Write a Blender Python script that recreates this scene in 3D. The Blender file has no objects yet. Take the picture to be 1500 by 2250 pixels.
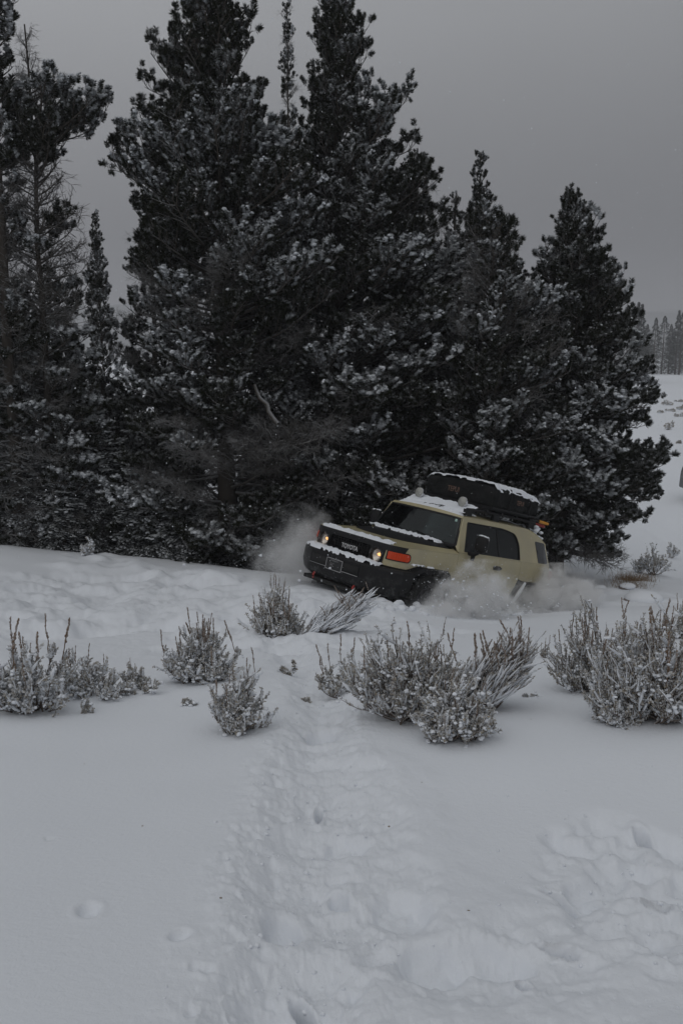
import bpy, bmesh, math, random
import numpy as np
from mathutils import Vector, Matrix, Euler
from mathutils.geometry import delaunay_2d_cdt
random.seed(7)
RNG = np.random.default_rng(11)
sc = bpy.context.scene
col = sc.collection

# ------------------------------------------------------------------ camera, sky, sun, exposure
EYE = 1.6
F_PX, CX, CY, HOR = 1816.0, 750.0, 1125.0, 780.0
PITCH = math.atan((CY - HOR) / F_PX)
cam_d = bpy.data.cameras.new('camera')
cam_d.sensor_fit = 'VERTICAL'; cam_d.sensor_height = 24.0
cam_d.lens = 24.0 * F_PX / 2250.0
cam_d.clip_start = 0.05; cam_d.clip_end = 5000
cam = bpy.data.objects.new('camera', cam_d); col.objects.link(cam)
cam.location = (0, 0, EYE); cam.rotation_euler = (math.pi / 2 - PITCH, 0, 0)
sc.camera = cam

world = bpy.data.worlds.new('World'); sc.world = world; world.use_nodes = True
nt = world.node_tree; nt.nodes.clear()
SUN_EL, SUN_AZ = math.radians(52), math.radians(205)
sky = nt.nodes.new('ShaderNodeTexSky'); sky.sky_type = 'NISHITA'; sky.sun_disc = False
sky.sun_elevation = SUN_EL; sky.sun_rotation = SUN_AZ
sky.air_density = 1.0; sky.dust_density = 6.0; sky.ozone_density = 1.0
# closed snow cloud deck: the blue sky only shows through a few percent of it
tc = nt.nodes.new('ShaderNodeTexCoord')
sep = nt.nodes.new('ShaderNodeSeparateXYZ'); nt.links.new(tc.outputs['Generated'], sep.inputs[0])
ramp = nt.nodes.new('ShaderNodeValToRGB')
ramp.color_ramp.elements[0].position = 0.0; ramp.color_ramp.elements[0].color = (1.2, 1.19, 1.26, 1)
ramp.color_ramp.elements[1].position = 1.0; ramp.color_ramp.elements[1].color = (8.9, 9.2, 9.5, 1)
e = ramp.color_ramp.elements.new(0.12); e.color = (2.4, 2.39, 2.52, 1)
e = ramp.color_ramp.elements.new(0.34); e.color = (5.5, 5.6, 5.8, 1)
nt.links.new(sep.outputs['Z'], ramp.inputs[0])
cn = nt.nodes.new('ShaderNodeTexNoise'); cn.inputs['Scale'].default_value = 1.3; cn.inputs['Detail'].default_value = 3
nt.links.new(tc.outputs['Generated'], cn.inputs['Vector'])
cm = nt.nodes.new('ShaderNodeMapRange'); cm.inputs[1].default_value = 0.3; cm.inputs[2].default_value = 0.7
cm.inputs[3].default_value = 0.93; cm.inputs[4].default_value = 1.07
nt.links.new(cn.outputs['Fac'], cm.inputs[0])
# the cloud is thinner, so brighter, towards the left (west) half of the sky
sd_ = nt.nodes.new('ShaderNodeMapRange'); sd_.inputs[1].default_value = -1; sd_.inputs[2].default_value = 1; sd_.inputs[3].default_value = 1.42; sd_.inputs[4].default_value = .58
nt.links.new(sep.outputs['X'], sd_.inputs[0])
sm_ = nt.nodes.new('ShaderNodeMath'); sm_.operation = 'MULTIPLY'; nt.links.new(cm.outputs[0], sm_.inputs[0]); nt.links.new(sd_.outputs[0], sm_.inputs[1])
mul = nt.nodes.new('ShaderNodeVectorMath'); mul.operation = 'SCALE'
nt.links.new(ramp.outputs['Color'], mul.inputs[0]); nt.links.new(sm_.outputs[0], mul.inputs['Scale'])
mixs = nt.nodes.new('ShaderNodeMix'); mixs.data_type = 'RGBA'; mixs.inputs[0].default_value = 0.94
nt.links.new(sky.outputs[0], mixs.inputs[6]); nt.links.new(mul.outputs[0], mixs.inputs[7])
bg = nt.nodes.new('ShaderNodeBackground'); bg.inputs['Strength'].default_value = 0.1
nt.links.new(mixs.outputs[2], bg.inputs['Color'])
wo = nt.nodes.new('ShaderNodeOutputWorld'); nt.links.new(bg.outputs[0], wo.inputs['Surface'])

sun_d = bpy.data.lights.new('sun', 'SUN'); sun_d.energy = 0.5; sun_d.angle = math.radians(70)
sun_d.color = (1.0, 0.97, 0.93)
sun = bpy.data.objects.new('sun', sun_d); col.objects.link(sun)
sun.rotation_euler = (math.pi / 2 - SUN_EL, 0, math.pi - SUN_AZ)

sc.view_settings.view_transform = 'Standard'; sc.view_settings.look = 'None'
sc.view_settings.gamma = 1; sc.view_settings.use_curve_mapping = False
sc.view_settings.exposure = -0.9
sc.render.engine = 'CYCLES'
sc.cycles.use_denoising = True
sc.cycles.max_bounces = 7; sc.cycles.diffuse_bounces = 3; sc.cycles.glossy_bounces = 3
sc.cycles.transmission_bounces = 4; sc.cycles.volume_bounces = 3; sc.cycles.transparent_max_bounces = 8
sc.cycles.volume_step_rate = 2.0; sc.cycles.volume_max_steps = 256

def ray(u, v):
    d = Vector(((u - CX) / F_PX, math.cos(PITCH), -math.sin(PITCH)))
    d += Vector((0, math.sin(PITCH), math.cos(PITCH))) * ((CY - v) / F_PX)
    return d
def at(u, v, y):
    d = ray(u, v); return Vector((0, 0, EYE)) + d * (y / d.y)

# ------------------------------------------------------------------ helpers
def tag(o, label=None, cat=None, group=None, kind=None):
    if label: o['label'] = label
    if cat: o['category'] = cat
    if group: o['group'] = group
    if kind: o['kind'] = kind
    return o
def empty(name, loc=(0, 0, 0), rot=(0, 0, 0), parent=None):
    o = bpy.data.objects.new(name, None); o.empty_display_size = 0.2
    o.location = loc; o.rotation_euler = rot; col.objects.link(o); o.parent = parent
    return o
def link(name, me, parent=None, loc=None, rot=None, scale=None):
    o = bpy.data.objects.new(name, me); col.objects.link(o); o.parent = parent
    if loc is not None: o.location = loc
    if rot is not None: o.rotation_euler = rot
    if scale is not None: o.scale = scale
    return o

class MB:
    """collects vertices, triangles or quads, material slots and a snow value per vertex"""
    def __init__(s): s.v = []; s.f = []; s.m = []; s.s = []; s.n = 0
    def add(s, v, f, mi=0, snow=0.0):
        v = np.asarray(v, float).reshape(-1, 3)
        try: fl = (np.asarray(f, int) + s.n).tolist()
        except ValueError: fl = [[int(i) + s.n for i in q] for q in f]
        s.v.append(v); s.f.append(fl)
        s.m.append(np.full(len(f), mi) if np.isscalar(mi) else np.asarray(mi))
        s.s.append(np.full(len(v), snow, float) if np.isscalar(snow) else np.asarray(snow, float).ravel())
        s.n += len(v)
    def tube(s, pts, rad, sides=4, mi=0, snowtop=0.0):
        pts = np.asarray(pts, float); n = len(pts)
        rad = np.broadcast_to(rad, (n,))
        t = np.gradient(pts, axis=0); t /= np.linalg.norm(t, axis=1)[:, None] + 1e-9
        ref = np.where(np.abs(t[:, 2:3]) > .9, np.array([[1., 0, 0]]), np.array([[0, 0, 1.]]))
        a = np.cross(t, ref); a /= np.linalg.norm(a, axis=1)[:, None] + 1e-9
        b = np.cross(a, t)
        an = np.arange(sides) / sides * 2 * np.pi
        ring = a[:, None] * np.cos(an)[None, :, None] + b[:, None] * np.sin(an)[None, :, None]
        v = pts[:, None] + ring * rad[:, None, None]
        f = []
        for i in range(n - 1):
            for j in range(sides):
                k = (j + 1) % sides
                f.append((i * sides + j, (i + 1) * sides + j, (i + 1) * sides + k, i * sides + k))
        sn = (np.clip(ring[..., 2], 0, 1) * snowtop).ravel() if snowtop else 0.0
        s.add(v.reshape(-1, 3), f, mi, sn)
    def box(s, c, d, mi=0, rot=None):
        c = np.array(c, float); d = np.array(d, float) / 2
        v = np.array([[x, y, z] for x in (-1, 1) for y in (-1, 1) for z in (-1, 1)]) * d
        if rot is not None: v = v @ np.array(rot).T
        s.add(v + c, [(0, 1, 3, 2), (4, 6, 7, 5), (0, 4, 5, 1), (2, 3, 7, 6), (0, 2, 6, 4), (1, 5, 7, 3)], mi)
    def mesh(s, name, mats, smooth=True, sharp=None):
        me = bpy.data.meshes.new(name)
        V = np.concatenate(s.v); F = [f for l in s.f for f in l]
        lens = np.array([len(f) for f in F]); flat = np.fromiter((i for f in F for i in f), dtype=np.int32, count=int(lens.sum()))
        me.vertices.add(len(V)); me.vertices.foreach_set('co', V.ravel())
        me.loops.add(len(flat)); me.loops.foreach_set('vertex_index', flat)
        me.polygons.add(len(F))
        me.polygons.foreach_set('loop_start', np.concatenate([[0], np.cumsum(lens)[:-1]]).astype(np.int32))
        me.polygons.foreach_set('material_index', np.concatenate(s.m).astype(np.int32))
        me.polygons.foreach_set('use_smooth', np.full(len(F), smooth))
        at_ = me.attributes.new('snow', 'FLOAT', 'POINT'); at_.data.foreach_set('value', np.concatenate(s.s).astype(np.float32))
        for m in (mats if isinstance(mats, (list, tuple)) else [mats]): me.materials.append(m)
        me.update(); me.validate()
        if sharp: me.set_sharp_from_angle(angle=math.radians(sharp))
        return me
    def obj(s, name, mats, parent=None, smooth=True, sharp=None):
        return link(name, s.mesh(name, mats, smooth, sharp), parent)

_t = (1 + 5 ** .5) / 2
ICO_V = np.array([(-1, _t, 0), (1, _t, 0), (-1, -_t, 0), (1, -_t, 0), (0, -1, _t), (0, 1, _t), (0, -1, -_t), (0, 1, -_t), (_t, 0, -1), (_t, 0, 1), (-_t, 0, -1), (-_t, 0, 1)])
ICO_V /= np.linalg.norm(ICO_V[0])
ICO_F = np.array([(0, 11, 5), (0, 5, 1), (0, 1, 7), (0, 7, 10), (0, 10, 11), (1, 5, 9), (5, 11, 4), (11, 10, 2), (10, 7, 6), (7, 1, 8), (3, 9, 4), (3, 4, 2), (3, 2, 6), (3, 6, 8), (3, 8, 9), (4, 9, 5), (2, 4, 11), (6, 2, 10), (8, 6, 7), (9, 8, 1)])
def subdiv(V, F):
    V = list(map(tuple, V)); c = {}; out = []
    def mid(a, b):
        k = (min(a, b), max(a, b))
        if k not in c:
            m = np.array(V[a]) + np.array(V[b]); m /= np.linalg.norm(m); c[k] = len(V); V.append(tuple(m))
        return c[k]
    for a, b, d in F:
        x, y, z = mid(a, b), mid(b, d), mid(d, a); out += [(a, x, z), (b, y, x), (d, z, y), (x, y, z)]
    return np.array(V), np.array(out)
ICO2_V, ICO2_F = subdiv(ICO_V, ICO_F)
def blobs(mb, C, S, mi=0, snow=1.0, jit=.18, fine=False, rng=RNG):
    """many lumpy ellipsoids at C (n,3) with half sizes S (n,3)"""
    C = np.asarray(C, float).reshape(-1, 3); S = np.asarray(S, float)
    if S.ndim == 1: S = S[:, None] * np.ones(3)
    V, F = (ICO2_V, ICO2_F) if fine else (ICO_V, ICO_F)
    n, m = len(C), len(V)
    if n == 0: return
    a = rng.uniform(0, 6.28, n); ca, sa = np.cos(a), np.sin(a)
    P = V[None] * (1 + rng.uniform(-jit, jit, (n, m, 1))) * S[:, None]
    P = np.stack([P[..., 0] * ca[:, None] - P[..., 1] * sa[:, None], P[..., 0] * sa[:, None] + P[..., 1] * ca[:, None], P[..., 2]], -1)
    P += C[:, None]
    mb.add(P.reshape(-1, 3), (F[None] + (np.arange(n) * m)[:, None, None]).reshape(-1, 3), mi, snow)

# ------------------------------------------------------------------ noise
_perm = np.random.default_rng(5).permutation(512); _perm = np.concatenate([_perm, _perm])
_g = np.random.default_rng(6).uniform(0, 2 * np.pi, 512); _gx, _gy = np.cos(_g), np.sin(_g)
def perlin(x, y):
    x = np.asarray(x, float); y = np.asarray(y, float)
    xi = np.floor(x).astype(int); yi = np.floor(y).astype(int); xf = x - xi; yf = y - yi
    u = xf ** 3 * (xf * (xf * 6 - 15) + 10); w = yf ** 3 * (yf * (yf * 6 - 15) + 10)
    def g(i, j, a, b):
        h = _perm[(_perm[i & 511] + j) & 511]; return _gx[h] * a + _gy[h] * b
    n00 = g(xi, yi, xf, yf); n10 = g(xi + 1, yi, xf - 1, yf); n01 = g(xi, yi + 1, xf, yf - 1); n11 = g(xi + 1, yi + 1, xf - 1, yf - 1)
    return 1.4 * ((n00 * (1 - u) + n10 * u) * (1 - w) + (n01 * (1 - u) + n11 * u) * w)
def fbm(x, y, o=4, g=.5):
    r = 0; a = 1
    for i in range(o): r = r + a * perlin(x + 17.3 * i, y - 9.1 * i); x, y, a = x * 2.03, y * 2.03, a * g
    return r
def ridged(x, y, o=3):
    r = 0; a = 1
    for i in range(o): r = r + a * (1 - np.abs(perlin(x + 31.7 * i, y + 5.2 * i)) * 2); x, y, a = x * 2.1, y * 2.1, a * .5
    return r

# ------------------------------------------------------------------ materials
def newmat(name):
    m = bpy.data.materials.new(name); m.use_nodes = True
    n = m.node_tree; return m, n, n.nodes['Principled BSDF']
def noise_bump(n, p, scale, strength, dist=.01, detail=4, coord='Object'):
    t = n.nodes.new('ShaderNodeTexCoord'); x = n.nodes.new('ShaderNodeTexNoise')
    x.inputs['Scale'].default_value = scale; x.inputs['Detail'].default_value = detail
    n.links.new(t.outputs[coord], x.inputs['Vector'])
    b = n.nodes.new('ShaderNodeBump'); b.inputs['Strength'].default_value = strength; b.inputs['Distance'].default_value = dist
    n.links.new(x.outputs['Fac'], b.inputs['Height']); n.links.new(b.outputs[0], p.inputs['Normal'])
    return x
def mat(name, c, rough=.5, metal=0, bump=None, spec=.5, coat=0, vary=None):
    m, n, p = newmat(name)
    p.inputs['Base Color'].default_value = (*c, 1); p.inputs['Roughness'].default_value = rough
    p.inputs['Metallic'].default_value = metal; p.inputs['Specular IOR Level'].default_value = spec
    if coat: p.inputs['Coat Weight'].default_value = coat; p.inputs['Coat Roughness'].default_value = .15
    if bump: noise_bump(n, p, *bump)
    if vary:
        sc_, c2, lo, hi = vary
        t = n.nodes.new('ShaderNodeTexCoord'); x = n.nodes.new('ShaderNodeTexNoise')
        x.inputs['Scale'].default_value = sc_; x.inputs['Detail'].default_value = 6
        n.links.new(t.outputs['Object'], x.inputs['Vector'])
        r = n.nodes.new('ShaderNodeMapRange'); r.inputs[1].default_value = lo; r.inputs[2].default_value = hi
        n.links.new(x.outputs['Fac'], r.inputs[0])
        mx = n.nodes.new('ShaderNodeMix'); mx.data_type = 'RGBA'
        mx.inputs[6].default_value = (*c, 1); mx.inputs[7].default_value = (*c2, 1)
        n.links.new(r.outputs[0], mx.inputs[0]); n.links.new(mx.outputs[2], p.inputs['Base Color'])
    return m
SNOWC = (.82, .85, .895)
def frosted(name, dark, dark2, rough=.85, snowcol=SNOWC, gain=1.0, rnd=0.5):
    """plant surface whose snow cover is a mesh attribute, varied per object"""
    m, n, p = newmat(name)
    a = n.nodes.new('ShaderNodeAttribute'); a.attribute_name = 'snow'
    oi = n.nodes.new('ShaderNodeObjectInfo')
    mr = n.nodes.new('ShaderNodeMapRange'); mr.inputs[3].default_value = gain * (1 - rnd); mr.inputs[4].default_value = gain
    n.links.new(oi.outputs['Random'], mr.inputs[0])
    mu = n.nodes.new('ShaderNodeMath'); mu.operation = 'MULTIPLY'; mu.use_clamp = True
    n.links.new(a.outputs['Fac'], mu.inputs[0]); n.links.new(mr.outputs[0], mu.inputs[1])
    t = n.nodes.new('ShaderNodeTexCoord'); x = n.nodes.new('ShaderNodeTexNoise'); x.inputs['Scale'].default_value = 3.0
    n.links.new(t.outputs['Object'], x.inputs['Vector'])
    c = n.nodes.new('ShaderNodeMix'); c.data_type = 'RGBA'; c.inputs[6].default_value = (*dark, 1); c.inputs[7].default_value = (*dark2, 1)
    n.links.new(x.outputs['Fac'], c.inputs[0])
    mx = n.nodes.new('ShaderNodeMix'); mx.data_type = 'RGBA'; mx.inputs[7].default_value = (*snowcol, 1)
    n.links.new(mu.outputs[0], mx.inputs[0]); n.links.new(c.outputs[2], mx.inputs[6])
    n.links.new(mx.outputs[2], p.inputs['Base Color'])
    p.inputs['Roughness'].default_value = rough; p.inputs['Specular IOR Level'].default_value = .08
    return m
M = {}
m, n, p = newmat('ground_snow'); M['ground'] = m
p.inputs['Base Color'].default_value = (*SNOWC, 1); p.inputs['Roughness'].default_value = .75; p.inputs['Specular IOR Level'].default_value = .3
t = n.nodes.new('ShaderNodeTexCoord')
x1 = n.nodes.new('ShaderNodeTexNoise'); x1.inputs['Scale'].default_value = 38; x1.inputs['Detail'].default_value = 5; x1.inputs['Roughness'].default_value = .65
x2 = n.nodes.new('ShaderNodeTexNoise'); x2.inputs['Scale'].default_value = 230; x2.inputs['Detail'].default_value = 2
for x in (x1, x2): n.links.new(t.outputs['Object'], x.inputs['Vector'])
b1 = n.nodes.new('ShaderNodeBump'); b1.inputs['Strength'].default_value = .35; b1.inputs['Distance'].default_value = .012
b2 = n.nodes.new('ShaderNodeBump'); b2.inputs['Strength'].default_value = .25; b2.inputs['Distance'].default_value = .003
n.links.new(x1.outputs['Fac'], b1.inputs['Height']); n.links.new(x2.outputs['Fac'], b2.inputs['Height'])
n.links.new(b1.outputs[0], b2.inputs['Normal']); n.links.new(b2.outputs[0], p.inputs['Normal'])
# faint litter specks in the snow
v_ = n.nodes.new('ShaderNodeTexVoronoi'); v_.inputs['Scale'].default_value = 7.0; n.links.new(t.outputs['Object'], v_.inputs['Vector'])
lt = n.nodes.new('ShaderNodeMath'); lt.operation = 'LESS_THAN'; lt.inputs[1].default_value = .035; n.links.new(v_.outputs['Distance'], lt.inputs[0])
x3 = n.nodes.new('ShaderNodeTexNoise'); x3.inputs['Scale'].default_value = 2.2; n.links.new(t.outputs['Object'], x3.inputs['Vector'])
gt = n.nodes.new('ShaderNodeMath'); gt.operation = 'GREATER_THAN'; gt.inputs[1].default_value = .57; n.links.new(x3.outputs['Fac'], gt.inputs[0])
mm = n.nodes.new('ShaderNodeMath'); mm.operation = 'MULTIPLY'; n.links.new(lt.outputs[0], mm.inputs[0]); n.links.new(gt.outputs[0], mm.inputs[1])
mx = n.nodes.new('ShaderNodeMix'); mx.data_type = 'RGBA'; mx.inputs[6].default_value = (*SNOWC, 1); mx.inputs[7].default_value = (.22, .17, .12, 1)
n.links.new(mm.outputs[0], mx.inputs[0]); n.links.new(mx.outputs[2], p.inputs['Base Color'])
M['snow'] = mat('settled_snow', SNOWC, .75, bump=(60, .4, .01), spec=.3)
M['needle'] = frosted('pine_needles', (.012, .016, .008), (.024, .025, .013), gain=1.0, rnd=.3)
M['spruce'] = frosted('spruce_needles', (.014, .020, .015), (.026, .031, .022), gain=.75, rnd=.5)
M['bark'] = frosted('bark', (.060, .052, .045), (.100, .088, .076), gain=.8, rnd=.3)
M['twig'] = frosted('dead_twig', (.070, .066, .060), (.115, .105, .095), gain=.75, rnd=.4)
M['capsnow'] = frosted('tuft_snow', (.05, .055, .045), (.14, .15, .13), gain=1.05, rnd=.35)
M['sage'] = frosted('sage_leaf', (.28, .24, .18), (.42, .37, .29), gain=.95, rnd=.1)
M['stem'] = frosted('sage_stem', (.11, .085, .07), (.20, .155, .125), gain=1.0, rnd=.1)
M['stalk'] = frosted('seed_stalk', (.17, .115, .08), (.25, .18, .125), gain=.6, rnd=.3)
M['paint'] = mat('beige_paint', (.465, .41, .24), .38, coat=.5, vary=(2.2, (.39, .345, .22), .38, .68), bump=(300, .02, .001))
def snow_dust(m, z0, z1, amt=.75):
    # wind blown snow stuck to the lower panels
    n = m.node_tree; p = n.nodes['Principled BSDF']; src = p.inputs['Base Color'].links[0].from_socket if p.inputs['Base Color'].links else None
    t = n.nodes.new('ShaderNodeTexCoord'); sp = n.nodes.new('ShaderNodeSeparateXYZ'); n.links.new(t.outputs['Object'], sp.inputs[0])
    r = n.nodes.new('ShaderNodeMapRange'); r.interpolation_type = 'SMOOTHSTEP'; r.inputs[1].default_value = z1; r.inputs[2].default_value = z0; n.links.new(sp.outputs['Z'], r.inputs[0])
    x = n.nodes.new('ShaderNodeTexNoise'); x.inputs['Scale'].default_value = 7; x.inputs['Detail'].default_value = 10; x.inputs['Roughness'].default_value = .75; n.links.new(t.outputs['Object'], x.inputs['Vector'])
    q = n.nodes.new('ShaderNodeMapRange'); q.inputs[1].default_value = .5; q.inputs[2].default_value = .72; n.links.new(x.outputs['Fac'], q.inputs[0])
    a = n.nodes.new('ShaderNodeMath'); a.operation = 'MULTIPLY'; n.links.new(r.outputs[0], a.inputs[0]); n.links.new(q.outputs[0], a.inputs[1])
    b = n.nodes.new('ShaderNodeMath'); b.operation = 'MULTIPLY'; b.inputs[1].default_value = amt; n.links.new(a.outputs[0], b.inputs[0])
    mx = n.nodes.new('ShaderNodeMix'); mx.data_type = 'RGBA'; mx.inputs[7].default_value = (.75, .76, .77, 1); mx.inputs[6].default_value = p.inputs['Base Color'].default_value
    if src: n.links.new(src, mx.inputs[6])
    n.links.new(b.outputs[0], mx.inputs[0]); n.links.new(mx.outputs[2], p.inputs['Base Color'])
snow_dust(M['paint'], .55, 1.15, .7)
M['black'] = mat('black_trim', (.009, .009, .010), .6, bump=(220, .25, .002), spec=.3)
snow_dust(M['black'], .40, .80, .22)
M['matte'] = mat('matte_black', (.007, .007, .008), .6, vary=(6, (.014, .014, .014), .5, .75), spec=.3)
M['rubber'] = mat('rubber', (.010, .010, .010), .85, bump=(40, .3, .005))
snow_dust(M['rubber'], -.45, .6, .6)
M['under'] = mat('chassis', (.012, .012, .012), .8)
M['fabric'] = mat('tent_cover', (.010, .011, .011), .85, bump=(14, .7, .03), vary=(5, (.020, .020, .020), .45, .7), spec=.2)
M['chrome'] = mat('bright_metal', (.65, .65, .66), .22, 1)
M['silver'] = mat('silver_letters', (.60, .60, .60), .4, .3)
M['wheel'] = mat('wheel_metal', (.10, .10, .11), .4, .8)
M['amber'] = mat('amber_lens', (.62, .055, .006), .3, spec=.4)
M['redlens'] = mat('red_lens', (.45, .02, .03), .25, coat=.3)
M['redpaint'] = mat('red_hook', (.30, .02, .015), .5)
M['yellow'] = mat('yellow_handle', (.62, .27, .02), .5)
M['logo'] = mat('faded_logo', (.20, .12, .09), .8)
M['plate'] = mat('plate_black', (.012, .012, .013), .4)
M['platerim'] = mat('plate_rim', (.42, .42, .42), .4, .4)
M['seat'] = mat('seat_fabric', (.06, .06, .06), .9)
M['tintsnow'] = M['snow']
M['rock'] = mat('rock', (.18, .16, .15), .9, bump=(12, .6, .03), vary=(8, (.28, .25, .24), .4, .7))
M['grass'] = mat('dead_grass', (.26, .17, .09), .9)
M['darkcar'] = mat('dark_car_paint', (.03, .03, .035), .35, coat=.4)
# window glass: smoked, slightly see-through
m, n, p = newmat('window_glass'); M['glass'] = m
n.nodes.remove(p); out = n.nodes['Material Output']
tr = n.nodes.new('ShaderNodeBsdfTransparent'); tr.inputs[0].default_value = (.27, .31, .31, 1)
gl = n.nodes.new('ShaderNodeBsdfGlossy'); gl.inputs['Roughness'].default_value = .04; gl.inputs[0].default_value = (.85, .9, .9, 1)
fr = n.nodes.new('ShaderNodeFresnel'); fr.inputs[0].default_value = 1.5
ms = n.nodes.new('ShaderNodeMixShader'); n.links.new(fr.outputs[0], ms.inputs[0]); n.links.new(tr.outputs[0], ms.inputs[1]); n.links.new(gl.outputs[0], ms.inputs[2])
n.links.new(ms.outputs[0], out.inputs[0])
m, n, p = newmat('tinted_glass'); M['tint'] = m
p.inputs['Base Color'].default_value = (.03, .032, .034, 1); p.inputs['Roughness'].default_value = .08
# headlight glass: clear lens over a reflector with a weak warm bulb
m, n, p = newmat('lens_glass'); M['lens'] = m
n.nodes.remove(p); out = n.nodes['Material Output']
tr = n.nodes.new('ShaderNodeBsdfTransparent'); tr.inputs[0].default_value = (.93, .93, .92, 1)
gl = n.nodes.new('ShaderNodeBsdfGlossy'); gl.inputs['Roughness'].default_value = .06
ms = n.nodes.new('ShaderNodeMixShader'); ms.inputs[0].default_value = .12
n.links.new(tr.outputs[0], ms.inputs[1]); n.links.new(gl.outputs[0], ms.inputs[2]); n.links.new(ms.outputs[0], out.inputs[0])
M['reflector'] = mat('reflector', (.72, .70, .66), .22, .85, bump=(35, .5, .01))
m, n, p = newmat('bulb'); M['bulb'] = m
p.inputs['Base Color'].default_value = (.9, .5, .2, 1); p.inputs['Emission Color'].default_value = (1, .50, .16, 1); p.inputs['Emission Strength'].default_value = 3.5

# ------------------------------------------------------------------ the truck's pose (front raised, climbing to the left)
TR = Euler((math.radians(-2.82), math.radians(-14.55), math.radians(223.74)), 'XYZ')
TL = Vector((1.324, 12.413, -4.043 + EYE))
TM = Matrix.Translation(TL) @ TR.to_matrix().to_4x4()

# ------------------------------------------------------------------ ground height
CTRL = []
def cp(u, v, y): q = at(u, v, y); CTRL.append((q.x, q.y, q.z))
for u, v, y in [(750, 1900, 2.75), (750, 1640, 4.1), (750, 1400, 7.7), (750, 2250, 1.78), (0, 2250, 1.75), (1500, 2250, 1.75), (0, 1900, 2.7), (1500, 1900, 2.8),
                (0, 1500, 5.9), (0, 1380, 8.8), (0, 1300, 11.0), (0, 1230, 13.6), (0, 1197, 15.2), (150, 1211, 15.2), (300, 1226, 15.0), (450, 1241, 14.8), (590, 1256, 14.6),
                (300, 1340, 10.2), (450, 1400, 8.2), (200, 1270, 12.8), (1500, 1600, 4.2), (1250, 1545, 4.9), (1100, 1420, 7.6), (1400, 1400, 8.4), (1250, 1345, 11.8),
                (1480, 1330, 12.6), (1250, 1292, 15.8), (1450, 1285, 17.0), (1440, 1240, 20.5), (1480, 1180, 25), (1480, 1120, 31), (1480, 1000, 48), (1480, 900, 88), (1480, 822, 185),
                (1300, 1000, 50), (1300, 900, 92), (1200, 822, 190), (1560, 822, 190), (1000, 1385, 8.7)]:
    cp(u, v, y)
for P in [(1.345, .8, .30), (1.345, -.8, .28), (-1.345, .8, .38), (-1.345, -.8, .32), (0, .95, .3), (.57, .95, .3), (-1.86, .95, .42), (2.0, .95, .36), (0, 0, .22)]:
    q = TM @ Vector(P); CTRL.append(tuple(q))
cp(1480, 812, 225); cp(1300, 815, 240); CTRL += [(20, 300, -1), (100, 300, -1.5), (180, 200, -2.5), (-120, 250, -2), (0, -4, .55), (-5, -3, .5), (5, -3, .45), (0, -25, 3), (-7.5, 18, -2.75), (-4, 18, -3.0), (-1, 18, -3.2), (3, 18.5, -3.25), (-9, 24, -3.7), (0, 25, -3.7), (6, 24, -3.6),
         (-12, 45, -4.0), (0, 50, -4.0), (-60, 100, -4.0), (-60, 190, -3.0), (0, 190, -3.0), (-15, 10, -1.0), (-18, 4, -.3), (12, 3, -.3), (14, 12, -2.2), (25, 25, -3.6), (60, 60, -3.9), (-40, 10, -.5), (40, 0, -.5)]
CT = np.array(CTRL)
def warp(x, y):
    r = np.hypot(x, y); k = np.log1p(r / 4.0) / (r + 1e-6); return x * k, y * k
_wx, _wy = warp(CT[:, 0], CT[:, 1])
def _phi(r2): return .5 * r2 * np.log(r2 + 1e-9)
_n = len(CT)
_K = _phi((_wx[:, None] - _wx) ** 2 + (_wy[:, None] - _wy) ** 2) + np.eye(_n) * 2e-5
_P = np.stack([np.ones(_n), _wx, _wy], 1)
_A = np.block([[_K, _P], [_P.T, np.zeros((3, 3))]])
_sol = np.linalg.solve(_A, np.concatenate([CT[:, 2], np.zeros(3)]))
def base_h(x, y):
    x = np.asarray(x, float); y = np.asarray(y, float)
    wx, wy = warp(x, y); r = _sol[_n] + _sol[_n + 1] * wx + _sol[_n + 2] * wy
    for i in range(_n): r = r + _sol[i] * _phi((wx - _wx[i]) ** 2 + (wy - _wy[i]) ** 2)
    return r
def hit(u, v, h=base_h):
    d = ray(u, v); lo, hi = .8, 400.
    ys = np.geomspace(lo, hi, 900); xs = d.x / d.y * ys; zs = EYE + d.z / d.y * ys
    g = h(xs, ys); k = np.argmax(g > zs)
    if not (g > zs).any(): return Vector((xs[-1], ys[-1], g[-1]))
    a, b = ys[max(k - 1, 0)], ys[k]
    for _ in range(20):
        m_ = .5 * (a + b)
        if h(d.x / d.y * m_, m_) > EYE + d.z / d.y * m_: b = m_
        else: a = m_
    return Vector((d.x / d.y * b, b, float(h(d.x / d.y * b, b))))
def seg_dist(x, y, pts):
    D = np.full(np.shape(x), 1e9); S = np.zeros(np.shape(x))
    for i in range(len(pts) - 1):
        a, b = pts[i], pts[i + 1]; dx, dy = b[0] - a[0], b[1] - a[1]; L2 = dx * dx + dy * dy
        t_ = np.clip(((x - a[0]) * dx + (y - a[1]) * dy) / L2, 0, 1)
        d_ = np.hypot(x - a[0] - t_ * dx, y - a[1] - t_ * dy); k = d_ < D
        S = np.where(k, i + t_, S); D = np.minimum(D, d_)
    return D, S
def sstep(a, b, x): t_ = np.clip((x - a) / (b - a), 0, 1); return t_ * t_ * (3 - 2 * t_)
def P2(l): return [tuple(hit(*q)[:2]) for q in l]
TRAIL = P2([(640, 2500), (640, 2250), (670, 2050), (655, 1900), (685, 1760), (695, 1650), (715, 1560), (690, 1490), (640, 1430), (600, 1395)])
TRAIL2 = P2([(760, 1700), (800, 1830), (830, 1980), (900, 2080), (1050, 2120), (1180, 2080)])
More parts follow.
